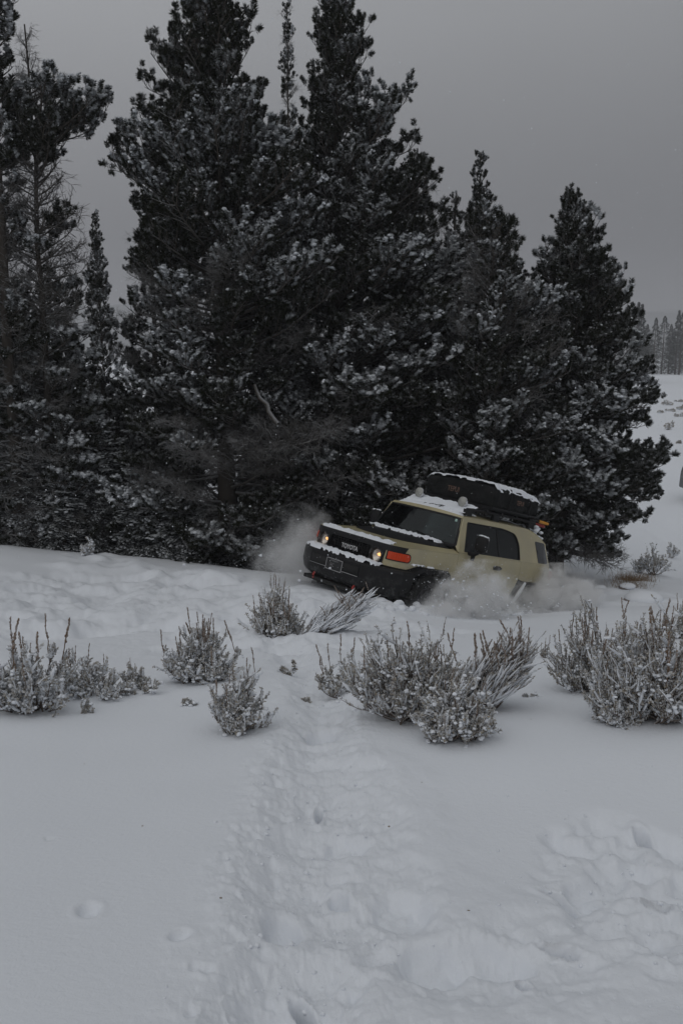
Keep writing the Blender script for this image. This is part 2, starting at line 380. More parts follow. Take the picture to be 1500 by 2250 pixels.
PITS = [((668, 2190), .020, .07, .08, .5), ((700, 1768), .018, .08, .08, 0), ((745, 1960), .03, .06, .05, .3), ((620, 2030), .06, .10, .06, .2), ((705, 1600), .09, .12, .07, 0),
        ((1228, 2078), .022, .055, .11, 1.1), ((1443, 1988), .02, .06, .10, 1.0), ((1412, 1830), .03, .07, .08, .1), ((1235, 1965), .03, .08, .07, .9), ((1150, 2148), .02, .03, .05, 0),
        ((950, 2100), .10, .10, .05, .2), ((1080, 2090), .08, .12, .05, 1.2), ((760, 1850), .08, .1, .04, .4), ((880, 1990), .1, .14, .04, .2),
        ((195, 2000), .035, .05, .025, .3), ((395, 2060), .035, .03, .02, .8), ((430, 2130), .02, .02, .012, 0), ((455, 2135), .02, .02, .012, 0), ((110, 1842), .025, .012, .01, 0)]
PITS = [(tuple(hit(*p_)[:2]), a, b, d_, r_) for p_, a, b, d_, r_ in PITS]
TRK = [tuple((TM @ Vector(q))[:2]) for q in [(9, .8, 0), (5, .8, 0), (2.6, .95, 0), (.5, 1.0, 0), (-2.0, 1.02, 0)]]
RUT1 = P2([(1560, 1175), (1480, 1160), (1440, 1143), (1400, 1135)]); RUT2 = P2([(1560, 1240), (1480, 1200), (1440, 1165), (1400, 1150)])
LEFT_BAND = P2([(-200, 1330), (0, 1330), (150, 1300), (300, 1300), (450, 1320), (580, 1340), (680, 1360)])
LEFT_RUT = P2([(-200, 1395), (0, 1392), (150, 1388), (300, 1375), (420, 1362), (560, 1350), (660, 1375)])
BUMPS = P2([(205, 1226), (270, 1240), (160, 1250), (370, 1262), (470, 1272), (330, 1252)])
def height(x, y):
    x = np.asarray(x, float); y = np.asarray(y, float)
    r = np.hypot(x, y)
    kk_ = np.minimum(1, 260 / (r + 1e-9)); h = base_h(x * kk_, y * kk_)
    h = h + .05 * perlin(x * .45, y * .45) * sstep(1, 6, r) + .012 * perlin(x * 1.7, y * 1.7) + .5 * perlin(x * .03, y * .03) * sstep(30, 90, r)
    near = r < 30
    xn, yn = x[near], y[near]; hn = h[near]
    # walked trench in front of the camera
    wob = .05 * perlin(xn * 4, yn * 4) + .03 * perlin(xn * 11, yn * 11)
    D, S = seg_dist(xn, yn, TRAIL); D = D + wob
    lum = fbm(xn * 9, yn * 9, 4, .55); fine = ridged(xn * 10 + .5 * lum, yn * 11 + .5 * lum, 3)
    inn = 1 - sstep(.02, .25, D); rim = np.exp(-((D - .27) / .09) ** 2)
    hn = hn - .058 * inn * (1 + .5 * perlin(xn * 3, yn * 5)) + .008 * rim
    dist = np.clip((1 - sstep(.2, .42, D)), 0, 1)
    D2, _ = seg_dist(xn, yn, TRAIL2); D2 = D2 + wob * 1.5
    hn = hn - .030 * (1 - sstep(.0, .26, D2)) * (1 - .7 * inn) + .012 * np.exp(-((D2 - .28) / .1) ** 2)
    dist = np.maximum(dist, .75 * (1 - sstep(.12, .42, D2)))
    # broken snow at the lower right
    c = RB; d3 = np.hypot((xn - c[0]) / .42, (yn - c[1]) / .72) + 1.6 * wob
    k3 = 1 - sstep(.75, 1.0, d3)
    blk = perlin(xn * 5.5 + 3, yn * 5.5) + .5 * perlin(xn * 12, yn * 12)
    hn = hn - k3 * (.03 - .032 * np.tanh(2.2 * blk)) 
    dist = np.maximum(dist, k3 * .8)
    c = RC; d4 = np.hypot((xn - c[0]) / .75, (yn - c[1]) / .28) + 1.6 * wob
    k4 = 1 - sstep(.6, 1.05, d4); hn = hn - .022 * k4; dist = np.maximum(dist, k4 * .45)
    for (px, py), a, b, d_, r_ in PITS:
        ca, sa = math.cos(r_), math.sin(r_); X = (xn - px) * ca + (yn - py) * sa; Y = -(xn - px) * sa + (yn - py) * ca
        q = np.sqrt((X / a) ** 2 + (Y / b) ** 2) + 3 * wob * (d_ > .03)
        hn = hn - d_ * (1 - sstep(.55, 1.15, q)) + .12 * d_ * np.exp(-((q - 1.45) / .3) ** 2)
    # tumbled band left of the truck and the track it follows
    DL, SL = seg_dist(xn, yn, LEFT_BAND)
    wl = (.35 * perlin(xn * .8, yn * .8) + .1 * perlin(xn * 3, yn * 3))
    kl = 1 - sstep(1.3, 1.9, DL + 1.4 * wl)
    bl = np.tanh(1.8 * (perlin(xn * 1.6 + 5, yn * 1.6) + .5 * perlin(xn * 3.6, yn * 3.6)))
    hn = hn + kl * (.075 * bl + .02 * ridged(xn * 4, yn * 4, 2) + .012 * fbm(xn * 12, yn * 12, 3)) - .04 * kl
    DR, _ = seg_dist(xn, yn, LEFT_RUT); kr = 1 - sstep(.2, .5, DR + .5 * wl)
    hn = hn - .13 * kr
    dist = np.maximum(dist, kr * .5)
    for bx, by in BUMPS:
        q = np.hypot(xn - bx, yn - by) + .5 * wl
        hn = hn + .07 * (1 - sstep(.1, .75, q)) * (bl + .6)
    # plowed edge along the near side of the truck
    DT, ST = seg_dist(xn, yn, TRK); wt_ = .12 * perlin(xn * 2.2, yn * 2.2) + .05 * perlin(xn * 7, yn * 7)
    e_ = np.exp(-((DT + wt_) / .24) ** 2) * sstep(.9, 1.4, ST)
    hn = hn + e_ * (.05 + .05 * np.tanh(2 * perlin(xn * 5, yn * 5)) + .025 * perlin(xn * 13, yn * 13))
    e2 = np.exp(-((DT) / .9) ** 2); dist = np.maximum(dist, .6 * e2)
    # rough snow right of the truck
    kk = sstep(3.2, 4.2, xn) * sstep(12.5, 13.5, yn) * (1 - sstep(17, 19, yn))
    hn = hn + kk * .07 * np.tanh(2 * perlin(xn * 1.8, yn * 1.8))
    h[near] = hn + dist * (.009 * lum + .010 * (fine - 1))
    for R_ in (RUT1, RUT2):
        Dq, _ = seg_dist(x, y, R_); h = h - .10 * np.exp(-(Dq / .28) ** 4)
    return h
RB = hit(1440, 1960)[:2]; RC = hit(1000, 2180)[:2]
def H(x, y): return float(height(np.array([x]), np.array([y]))[0])
def gp(u, v):
    q = hit(u, v); return Vector((q.x, q.y, H(q.x, q.y)))

nr, na = 680, 640
rr = np.concatenate([[.05, .5], np.geomspace(1.0, 16.5, nr - 152)[:-1], np.geomspace(16.5, 1450, 151)])
ta = np.concatenate([np.linspace(-180, -34, 40)[:-1], np.linspace(-34, 34, na - 79), np.linspace(34, 180, 40)[1:]])
ta = np.radians(ta)
RR_, TT_ = np.meshgrid(rr, ta, indexing='ij')
GX, GY = RR_ * np.sin(TT_), RR_ * np.cos(TT_)
GZ = height(GX.ravel(), GY.ravel()).reshape(GX.shape)
ncol = GX.shape[1]
idx = np.arange(nr * ncol).reshape(nr, ncol)
quads = np.stack([idx[:-1, :-1], idx[:-1, 1:], idx[1:, 1:], idx[1:, :-1]], -1).reshape(-1, 4)[:, ::-1]
me = bpy.data.meshes.new('snow_ground')
me.vertices.add(GX.size); me.vertices.foreach_set('co', np.stack([GX, GY, GZ], -1).ravel())
me.loops.add(quads.size); me.loops.foreach_set('vertex_index', quads.ravel().astype(np.int32))
me.polygons.add(len(quads)); me.polygons.foreach_set('loop_start', (np.arange(len(quads)) * 4).astype(np.int32))
me.polygons.foreach_set('use_smooth', np.ones(len(quads), bool)); me.materials.append(M['ground']); me.update(); me.validate()
tag(link('snow_ground', me), kind='structure')

# distant hill
mb = MB(); nx, ny = 90, 14
X, Y = np.meshgrid(np.linspace(-1100, 1100, nx), np.linspace(860, 1400, ny), indexing='ij')
Z = -12 + 78 * sstep(860, 1150, Y) * (1 + .16 * perlin(X * .003, Y * .004)) + 3 * perlin(X * .02, Y * .02)
i_ = np.arange(nx * ny).reshape(nx, ny)
mb.add(np.stack([X, Y, Z], -1), np.stack([i_[:-1, :-1], i_[1:, :-1], i_[1:, 1:], i_[:-1, 1:]], -1).reshape(-1, 4))
tag(mb.obj('hill', mat('forested_hill', (.05, .055, .05), .95, vary=(.03, (.10, .11, .11), .45, .6))), kind='structure')

# ------------------------------------------------------------------ conifer branch meshes (shared)
def tufts(mb, Pn, Dn, ld=None, L=.12, R=.056, n=116, cap=.6, mi=0, ms=1, w=.0052, rng=RNG):
    """needle tufts at Pn pointing along Dn: needles in slot mi, snow pads in slot ms"""
    Pn = np.asarray(Pn); Dn = np.asarray(Dn); load = np.zeros(len(Pn)) if ld is None else ld; Dn = Dn / np.linalg.norm(Dn, axis=1)[:, None]
    T = len(Pn); ax = np.array([[.3, .2, 1.]]); a = np.cross(Dn, ax + rng.normal(0, .01, (T, 3))); a /= np.linalg.norm(a, axis=1)[:, None] + 1e-9
    b = np.cross(Dn, a); sz = rng.uniform(.75, 1.25, (T, 1))
    t_ = rng.uniform(0, 1, (T, n)) ** .8; ph = rng.uniform(0, 2 * np.pi, (T, n)); fw = rng.uniform(.1, .9, (T, n)) + .5 * (t_ > .8)
    base = Pn[:, None] + Dn[:, None] * (t_ * L * sz)[..., None] * .8
    rad = a[:, None] * np.cos(ph)[..., None] + b[:, None] * np.sin(ph)[..., None]
    nd = rad + Dn[:, None] * fw[..., None]; nd /= np.linalg.norm(nd, axis=2)[..., None]
    nl = R * 1.35 * sz * rng.uniform(.8, 1.15, (T, n))
    tip = base + nd * nl[..., None]
    side = np.cross(nd, rng.normal(0, 1, (T, n, 3))); side /= np.linalg.norm(side, axis=2)[..., None] + 1e-9
    midp = base + nd * nl[..., None] * .45
    V = np.stack([base, midp + side * w, tip, midp - side * w], 2)
    up = rad[..., 2] * .75 + nd[..., 2] * .35
    lo_ = load[:, None]; s_ = np.clip(-.16 + .42 * lo_ + up * (.55 + .7 * lo_) + rng.normal(0, .11, (T, n)), 0, 1)
    S = np.stack([s_ * .5, s_ * .9, np.clip(s_ * 1.15, 0, 1), s_ * .9], 2)
    k = np.arange(T * n) * 4
    mb.add(V.reshape(-1, 3), np.stack([k, k + 1, k + 2, k + 3], 1), mi, S.ravel())
    for rep_ in range(5):
        sel = rng.uniform(0, 1, T) < (.03 + .85 * load); m_ = int(sel.sum())
        if not m_: continue
        C = Pn[sel] + Dn[sel] * L * rng.uniform(.1, .9, (m_, 1)) * sz[sel] + np.array([0, 0, R * .55]) * sz[sel] + rng.normal(0, R * .28, (m_, 3)) * np.array([1, 1, .3])
        s1 = R * rng.uniform(.3, .6, (m_, 1)) * sz[sel] * (.8 + .45 * load[sel][:, None])
        ex = np.concatenate([s1, s1 * rng.uniform(.7, 1.1, (m_, 1)), s1 * rng.uniform(.45, .7, (m_, 1))], 1)
        blobs(mb, C, ex, ms, snow=np.repeat(rng.uniform(.45, 1, m_), 12), jit=.25, rng=rng)

def curve_pts(p0, d0, L, n, bend, rng, wob=.12):
    p = np.array(p0, float); d = np.array(d0, float); d /= np.linalg.norm(d); out = [p.copy()]
    for i in range(n):
        d = d + np.array(bend) / n + rng.normal(0, wob, 3) / n * 2; d /= np.linalg.norm(d)
        p = p + d * L / n; out.append(p.copy())
    return np.array(out), d
def pine_branch(L, seed, dens=1.0, bare=False, load=0.0):
    rng = np.random.default_rng(seed); mb = MB(); TP, TD = [], []
    main, _ = curve_pts((0, 0, 0), (1, 0, .05), L, 8, (0, 0, .35), rng, .22)
    r0 = .012 + .014 * L
    mb.tube(main, np.linspace(r0, .005, 9), 5, 2, .8)
    def at_(t_): i = min(int(t_ * 8), 7); f = t_ * 8 - i; return main[i] * (1 - f) + main[i + 1] * f, main[i + 1] - main[i]
    ns = max(4, int(L * 9 * dens)); side = 1
    for k in range(ns):
        t_ = .22 + .78 * (k + rng.uniform(0, .8)) / ns
        if t_ > .99: t_ = .99
        p, d = at_(t_); d = d / np.linalg.norm(d); side = -side
        l2 = L * rng.uniform(.26, .46) * (1.12 - .62 * t_)
        l2 = max(l2, .14)
        dd = d * rng.uniform(.6, 1.1) + np.array([0, side * rng.uniform(.6, 1.2), rng.uniform(-.15, .5)])
        s2, e2 = curve_pts(p, dd, l2, 4, (.2, 0, .75 if not bare else .2), rng, .3)
        mb.tube(s2, np.linspace(.009, .004, 5) * (1 if not bare else .8), 3, 2, .7)
        TP.append(s2[-1]); TD.append(e2)
        nt_ = int(l2 / .075 * (.85 if not bare else 1.6))
        for j in range(nt_):
            q = rng.uniform(.25, 1); i = min(int(q * 4), 3); pp = s2[i] + (s2[i + 1] - s2[i]) * (q * 4 - i)
            dd3 = (s2[i + 1] - s2[i]) / (np.linalg.norm(s2[i + 1] - s2[i]) + 1e-9) * .8 + np.array([0, 0, rng.uniform(0, .8) if not bare else 0]) + rng.normal(0, .55, 3)
            l3 = rng.uniform(.05, .16) * (1 if not bare else 2.0)
            s3, e3 = curve_pts(pp, dd3, l3, 2, (0, 0, .5 if not bare else 0), rng, .3)
            mb.tube(s3, [.0045, .0038, .003], 3, 2, .7)
            TP.append(s3[-1]); TD.append(e3)
            if bare:
                for w_ in range(3):
                    s4, _ = curve_pts(s3[1], e3 + rng.normal(0, .5, 3), l3 * rng.uniform(.4, .9), 2, (0, 0, 0), rng, .4)
                    mb.tube(s4, [.003, .0026, .002], 3, 2, .8)
    if not bare:
        TD = np.array(TD) + np.array([0, 0, .35]); TPa = np.array(TP); ra = np.hypot(TPa[:, 0], TPa[:, 1]) / max(L, .1)
        lt_ = np.clip((ra - .35) / .35, 0, 1) * np.clip(rng.normal(.85, .22, len(TPa)), 0, 1.15) * load + (1 - load) * .16 * (ra > .6) * rng.uniform(0, 1, len(TPa))
        tufts(mb, TPa, TD, lt_, rng=rng)
        ml = [M['needle'], M['capsnow'], M['bark']]
    else: ml = [M['needle'], M['capsnow'], M['twig']]
    return mb.mesh('branch', ml)
def spruce_branch(L, seed):
    rng = np.random.default_rng(seed); mb = MB()
    main, _ = curve_pts((0, 0, 0), (1, 0, -.05), L, 6, (0, 0, -.12), rng, .12)
    mb.tube(main, np.linspace(.012, .004, 7), 3, 2, .7)
    A, B = [], []
    ns = int(L * 26); sd = 1
    for k in range(ns):
        t_ = .12 + .88 * k / ns; i = min(int(t_ * 6), 5); p = main[i] + (main[i + 1] - main[i]) * (t_ * 6 - i); sd = -sd
        l2 = L * .42 * (1.08 - t_) * rng.uniform(.7, 1.15) + .05
        d = np.array([.75, sd * .8, rng.uniform(-.25, .12)]); s2, _ = curve_pts(p, d, l2, 3, (.1, 0, -.25), rng, .15)
        for j in range(3): A.append(s2[j]); B.append(s2[j + 1])
    for j in range(6): A.append(main[j]); B.append(main[j + 1])
    A = np.array(A); B = np.array(B); n = 16; T = len(A); D = B - A
    t_ = rng.uniform(0, 1, (T, n)); base = A[:, None] + D[:, None] * t_[..., None]; dn = D / (np.linalg.norm(D, axis=1)[:, None] + 1e-9)
    nd = rng.normal(0, 1, (T, n, 3)) * np.array([1, 1, .55]) + dn[:, None] * 1.0; nd /= np.linalg.norm(nd, axis=2)[..., None]
    nl = rng.uniform(.022, .036, (T, n, 1)); tip = base + nd * nl
    sd_ = np.cross(nd, rng.normal(0, 1, (T, n, 3))); sd_ /= np.linalg.norm(sd_, axis=2)[..., None] + 1e-9
    V = np.stack([base - sd_ * .0045, base + sd_ * .0045, tip], 2); s_ = np.clip(.2 + nd[..., 2] * .8 + rng.normal(0, .2, (T, n)), 0, 1)
    k = np.arange(T * n) * 3; mb.add(V.reshape(-1, 3), np.stack([k, k + 1, k + 2], 1), 0, np.repeat(s_.ravel(), 3))
    sel = rng.uniform(0, 1, T) < .55; C = (A + B)[sel] / 2 + np.array([0, 0, .012]); m_ = len(C)
    s1 = rng.uniform(.018, .04, (m_, 1)); blobs(mb, C, np.concatenate([s1, s1 * .8, s1 * .4], 1), 1, np.repeat(rng.uniform(.2, .85, m_), 12), .25, rng=rng)
    return mb.mesh('branch', [M['spruce'], M['capsnow'], M['twig']])
PB = {L: [pine_branch(L, int(L * 100) + k) for k in range(4)] for L in (.45, .85, 1.4, 2.1, 2.9)}
PS = {L: [pine_branch(L, int(L * 100) + 40 + k, load=1.0) for k in range(3)] for L in (.45, .85, 1.4, 2.1)}
BB = {L: [pine_branch(L, 900 + int(L * 100) + k, 1.2, True) for k in range(3)] for L in (.6, 1.2, 2.0)}
SB = {L: [spruce_branch(L, 500 + int(L * 100) + k) for k in range(3)] for L in (.35, .7, 1.2)}

def conifer(name, label, cat, group, u, y, prof, v_top, v_base=None, kind='pine', nb=170, bare=None, seed=0, trunk_r=.14, elev=(42, -8), lean=0.0, base_from=0.0, live_from=None, whorl=.33, extra=(), ragged=.22):
    """prof: rows (v, u_left, u_right) read as crown radii; converted once to metres at the tree's own distance"""
    rng = np.random.default_rng(seed + 100)
    bx = at(u, (max(v_top, 0) + 1150) / 2, y).x; bz = H(bx, y); top = at(u, v_top, y).z; Ht = top - bz
    root = empty(name, (bx, y, bz)); tag(root, label, cat, group)
    def vz(v): return at(u, v, y).z - bz
    sx = abs(at(u + 100, 900, y).x - at(u, 900, y).x) / 100
    zz = np.array([vz(r[0]) for r in prof])[::-1]; Lr = np.array([max(u - r[1], 6) * sx for r in prof])[::-1]; Rr = np.array([max(r[2] - u, 6) * sx for r in prof])[::-1]
    mb = MB(); k = 14; tz = np.linspace(-.3, Ht - .05, k)
    tp = np.stack([np.cumsum(rng.normal(0, .015, k)) + lean * tz / Ht, np.cumsum(rng.normal(0, .015, k)), tz], 1)
    mb.tube(tp, np.linspace(trunk_r, .012, k) * (1 + .06 * rng.normal(0, 1, k)), 9, 0, .25)
    mb.obj('trunk', [M['bark']], root)
    made = 0; z = Ht * base_from + .15; a0 = rng.uniform(0, 6.28)
    levels = []
    while z < Ht - .12: levels.append(z); z += whorl * rng.uniform(.7, 1.3) * (.6 + .4 * (1 - z / Ht) + .1)
    per = max(3, nb / max(len(levels), 1))
    for z in levels:
        f = z / Ht; lR = np.interp(z, zz, Rr); lL = np.interp(z, zz, Lr)
        cnt = int(round(per * (1.1 - .5 * f))) + int(rng.integers(0, 2))
        a0 += rng.uniform(.3, 1.2)
        for c in range(cnt):
            az = a0 + c / cnt * 2 * math.pi + rng.uniform(-.25, .25); cx_ = math.cos(az)
            w = abs(cx_); ln = (lR if cx_ > 0 else lL) * w + .5 * (lR + lL) * .95 * (1 - w)
            lobe = float(perlin(az * .9 + seed * 3.1, z * .95 + seed)); zz_ = z + rng.uniform(-.1, .1)
            if lobe < -.52 and f < .93 and ragged > .15: continue
            ln *= rng.uniform(.80, 1.03) * (.98 + ragged * lobe); ln = max(ln, .16)
            is_bare = bare is not None and bare(f, rng, ln)
            lib = BB if is_bare else (SB if kind != 'pine' else (PS if perlin(az * 1.1 + 9 * seed, z * 1.1) + rng.uniform(-.3, .3) > (-.02 + .5 * max(0, f - .62)) else PB))
            Lk = min(lib, key=lambda q: abs(math.log(q / ln))); me_ = lib[Lk][int(rng.integers(0, len(lib[Lk])))]
            s_ = min(max(ln / Lk, .45), 1.45)
            el_ = math.radians(elev[1] + (elev[0] - elev[1]) * f ** 1.6 + rng.uniform(-9, 9)); el = el_; zz_ = max(.1, min(zz_ - ln * math.sin(el) * (.95 if el > 0 else .6), Ht - .06)); ln /= max(math.cos(el), .7)
            i = np.interp(zz_, tp[:, 2], np.arange(k)); i0 = min(int(i), k - 2); pt = tp[i0] + (tp[i0 + 1] - tp[i0]) * (i - i0)
            o = link('branch', me_, root, (pt[0], pt[1], zz_), (rng.uniform(-.35, .35), -el, az), (s_, s_ if s_ < 1 else min(s_, 1.2), s_ if s_ < 1 else min(s_, 1.2)))
            made += 1
            if made >= 298: break
        if made >= 298: break
    for v, ut, daz, sc_ in extra:
        z = vz(v); ln = abs(ut - u) * sx / max(.3, math.cos(daz)); az = daz if ut > u else math.pi - daz
        Lk = min(PS, key=lambda q: abs(math.log(q / ln))); i0 = int(min(np.searchsorted(tp[:, 2], z), k - 1)); s_ = ln / Lk
        link('branch', PS[Lk][int(rng.integers(0, 3))], root, (tp[i0][0], tp[i0][1], z), (rng.uniform(-.3, .3), -sc_, az), (s_, s_, min(s_, 1.2)))
    return root

PG = 'snow dusted pines standing behind the truck'
t_ = conifer('pine_tree', 'tall dark pine filling the upper left corner, cut by the left edge of the photo', 'pine tree', PG, 8, 15.7,
    [(-150, -60, 30), (0, -90, 85), (60, -90, 88), (130, -100, 68), (200, -110, 62), (300, -110, 80), (360, -110, 60), (600, -130, 60), (900, -140, 70), (1200, -140, 60)], -190, nb=230, seed=1, trunk_r=.15,
    bare=lambda f, r, l: f < .62 and r.uniform() < .55)
conifer('pine_tree', 'half bare pine with a dead leafless top near the left edge, one bushy limb rightward', 'pine tree', PG, 82, 16.0,
    [(45, 78, 92), (130, 60, 130), (185, 50, 165), (250, 30, 205), (290, 20, 240), (330, 20, 225), (370, 20, 170), (480, 10, 185), (600, 0, 190), (800, 0, 192), (1000, -10, 205), (1200, -10, 200)], 45, nb=250, seed=2, trunk_r=.10,
    bare=lambda f, r, l: f > .865 or (.42 < f < .74 and r.uniform() < .93) or (f <= .42 and r.uniform() < .45),
    extra=[(300, 242, .1, .12), (310, 236, -.35, .10), (285, 228, .5, .15), (270, 205, -.1, .3), (320, 215, .2, 0), (250, 180, 0, .5)])
conifer('pine_tree', 'biggest broad pine left of centre, its top cut off by the upper edge', 'pine tree', PG, 485, 16.2,
    [(-110, 440, 545), (0, 402, 605), (70, 402, 610), (105, 330, 600), (160, 292, 625), (230, 338, 650), (300, 345, 650), (350, 280, 690), (380, 272, 725), (450, 246, 735), (520, 262, 728), (600, 300, 705), (690, 305, 805), (760, 345, 720), (860, 302, 660), (900, 240, 640), (1000, 290, 740), (1100, 240, 770), (1200, 230, 640)], -130, nb=290, seed=3, trunk_r=.21,
    bare=lambda f, r, l: f < .5 and r.uniform() < .22, whorl=.36)
conifer('pine_tree', 'tall conical dense pine at centre, directly behind the truck', 'pine tree', PG, 735, 17.6,
    [(-60, 712, 757), (0, 682, 782), (90, 652, 830), (180, 640, 872), (260, 640, 918), (300, 640, 912), (400, 640, 938), (460, 630, 1000), (520, 620, 1008), (600, 600, 1000), (700, 600, 1060), (850, 600, 1080), (1000, 600, 1120), (1100, 600, 1150), (1250, 620, 1100)], -75, nb=290, seed=4, trunk_r=.2,
    bare=lambda f, r, l: f < .4 and r.uniform() < .25, whorl=.36)
conifer('pine_tree', 'sparse see-through young pine with a thin spire top rising right of the central pine', 'pine tree', PG, 1032, 19,
    [(332, 1026, 1038), (355, 1012, 1052), (400, 1004, 1070), (430, 1006, 1062), (480, 992, 1085), (520, 985, 1110), (560, 960, 1140), (650, 930, 1170), (800, 900, 1180), (1200, 900, 1180)], 332, nb=150, seed=5, trunk_r=.09,
    bare=lambda f, r, l: f < .8 and r.uniform() < .5, whorl=.3, elev=(40, 5))
conifer('pine_tree', 'bushy mid-height pine with snow laden limbs above the roof tent', 'pine tree', PG, 1075, 16.3,
    [(500, 985, 1140), (560, 975, 1140), (650, 960, 1190), (700, 940, 1240), (760, 940, 1235), (850, 930, 1285), (900, 930, 1270), (980, 930, 1295), (1060, 930, 1280), (1150, 930, 1260), (1250, 930, 1200)], 470, nb=200, seed=6, trunk_r=.14,
    bare=lambda f, r, l: r.uniform() < (.4 if f > .62 else .12), whorl=.34)
conifer('pine_tree', 'stout cone shaped pine on the right, standing alone against the grey sky', 'pine tree', PG, 1245, 17.4,
    [(422, 1222, 1246), (440, 1205, 1262), (480, 1196, 1288), (520, 1192, 1318), (570, 1145, 1335), (610, 1150, 1379), (650, 1165, 1375), (740, 1150, 1406), (800, 1150, 1433), (860, 1140, 1452), (900, 1140, 1426), (1000, 1130, 1454), (1060, 1130, 1472), (1100, 1130, 1459), (1150, 1130, 1422), (1200, 1150, 1402), (1240, 1200, 1389)], 420, nb=295, seed=7, trunk_r=.2,
    bare=lambda f, r, l: f < .12 and r.uniform() < .7, whorl=.29, ragged=.11, base_from=.04, elev=(42, -18))
BG = 'pines further back in the grove'
for (u, y, vt, w, lab, sd) in [
    (226, 25, 460, 40, 'slim spire shaped conifer seen through the gap between the left pines', 20),
    (213, 30, 700, 22, 'tiny thin conifer low in the gap of the left pines', 21),
    (640, 24, 2, 32, 'thin sparse spire poking up between the two tallest pines', 22)]:
    conifer('slender_pine', lab, 'pine tree', BG, u, y, [(vt, u - 9, u + 9), (vt + 60, u - w * .7, u + w * .7), (vt + 200, u - w, u + w), (1250, u - w * 1.2, u + w * 1.2)], vt, nb=150, seed=sd, trunk_r=.07, whorl=.24 + .02 * (y - 24),
        bare=(lambda f, r, l: r.uniform() < .3) if sd == 22 else None, elev=(55, 5))
for (u, y, vt, w, sd, lab) in [(-60, 18, 300, 170, 31, 'dark pine in the back row at the far left edge'), (130, 20, 560, 120, 32, 'dark pine in the back row behind the half bare pine'),
    (345, 20, 420, 110, 33, 'dark pine in the back row just left of the biggest pine'), (590, 20.5, 230, 110, 34, 'dark pine in the back row between the two tallest pines'),
    (900, 20.5, 330, 130, 35, 'dark pine in the back row right of the central pine'), (985, 19.6, 420, 125, 36, 'dark pine in the back row behind the roof tent'),
    (1130, 20, 560, 110, 37, 'dark pine in the back row next to the stout right pine'), (240, 19, 800, 110, 38, 'low dark pine in the back row below the left gap')]:
    conifer('pine_tree', lab, 'pine tree', BG, u, y, [(vt, u - 12, u + 12), (vt + 120, u - w * .45, u + w * .45), (vt + 350, u - w * .9, u + w * .9), (1000, u - w * 1.2, u + w * 1.2), (1250, u - w * 1.2, u + w * 1.2)], vt, nb=150, seed=sd, trunk_r=.14, bare=lambda f, r, l: r.uniform() < .25, whorl=.42)
UG = 'frosted young spruces under the pines'
for (u, y, vt, w, sd, lab) in [(60, 15.8, 900, 90, 41, 'frosted young spruce at the left edge under the pines'), (135, 15.6, 950, 75, 42, 'frosted young spruce with drooping boughs left of the white bush'),
    (215, 16.2, 830, 80, 43, 'frosted young spruce behind the white bush on the crest'), (290, 15.8, 1000, 70, 44, 'short frosted spruce right of the white bush'), (370, 15.7, 1040, 80, 45, 'short frosted spruce under the biggest pine'),
    (440, 15.9, 1060, 70, 46, 'low frosted spruce beside the trunk of the biggest pine'), (560, 15.8, 1080, 75, 47, 'low dark spruce left of the snow spray'), (650, 16.2, 1040, 80, 48, 'dark spruce behind the snow spray'),
    (790, 16.5, 1000, 90, 49, 'dark spruce behind the truck windshield'), (-10, 16.3, 700, 90, 50, 'taller frosted spruce half outside the left edge'), (900, 17, 950, 90, 51, 'dark spruce hidden behind the roof tent')]:
    conifer('spruce_tree', lab, 'spruce tree', UG, u, y, [(vt, u - 8, u + 8), (vt + 60, u - w * .4, u + w * .4), (vt + 180, u - w * .85, u + w * .85), (1180, u - w, u + w), (1260, u - w, u + w)], vt, kind='spruce', nb=170, seed=sd, trunk_r=.05, whorl=.17, elev=(35, -12))

# a snapped limb leaning out of the biggest pine
rng = np.random.default_rng(3); mb = MB(); a, b = at(556, 845, 15.2), at(608, 932, 15.0)
pp = np.linspace(np.array(a), np.array(b), 7) + rng.normal(0, .012, (7, 3)); mb.tube(pp - np.array(a), [.03, .035, .04, .042, .045, .047, .05], 8, 0, 1.0)
o = mb.obj('broken_limb', [M['bark']]); o.location = a; tag(o, 'snapped snow covered limb leaning diagonally in front of the biggest pine', 'dead limb')

# ------------------------------------------------------------------ distant tree line
def far_tree(seed, Ht=13, W=2.4):
    rng = np.random.default_rng(seed); mb = MB(); n = 3600
    f = rng.uniform(0, 1, n) ** .8; z = Ht * (.04 + .96 * f); r = W * (1 - f) ** .9 * rng.uniform(.1, 1.0, n) ** .6 * (1 + .35 * np.sin(z * 5 + seed)) + .03
    a = rng.uniform(0, 6.28, n); C = np.stack([r * np.cos(a), r * np.sin(a), z - r * .2], 1)
    d = np.stack([np.cos(a), np.sin(a), rng.uniform(-.5, .2, n)], 1); s = np.cross(d, rng.normal(0, 1, (n, 3))); s /= np.linalg.norm(s, axis=1)[:, None]
    l = rng.uniform(.12, .38, (n, 1)) * (1.2 - .6 * f[:, None]); V = np.stack([C - s * .07, C + s * .07, C + d * l], 1)
    k = np.arange(n) * 3; sn = np.repeat(np.clip(rng.normal(.0, .13, n), 0, 1), 3)
    mb.add(V.reshape(-1, 3), np.stack([k, k + 1, k + 2], 1), 0, sn); return mb.mesh('crown', [M['spruce']])
FT = [far_tree(k, 13, w) for k, w in enumerate((1.9, 3.3, 4.0, 2.6))]
mbt = MB(); mbt.tube([(0, 0, -.5), (0, 0, 6), (0, 0, 12.8)], [.2, .13, .02], 5); FTR = mbt.mesh('trunk', [M['bark']])
rng = np.random.default_rng(8)
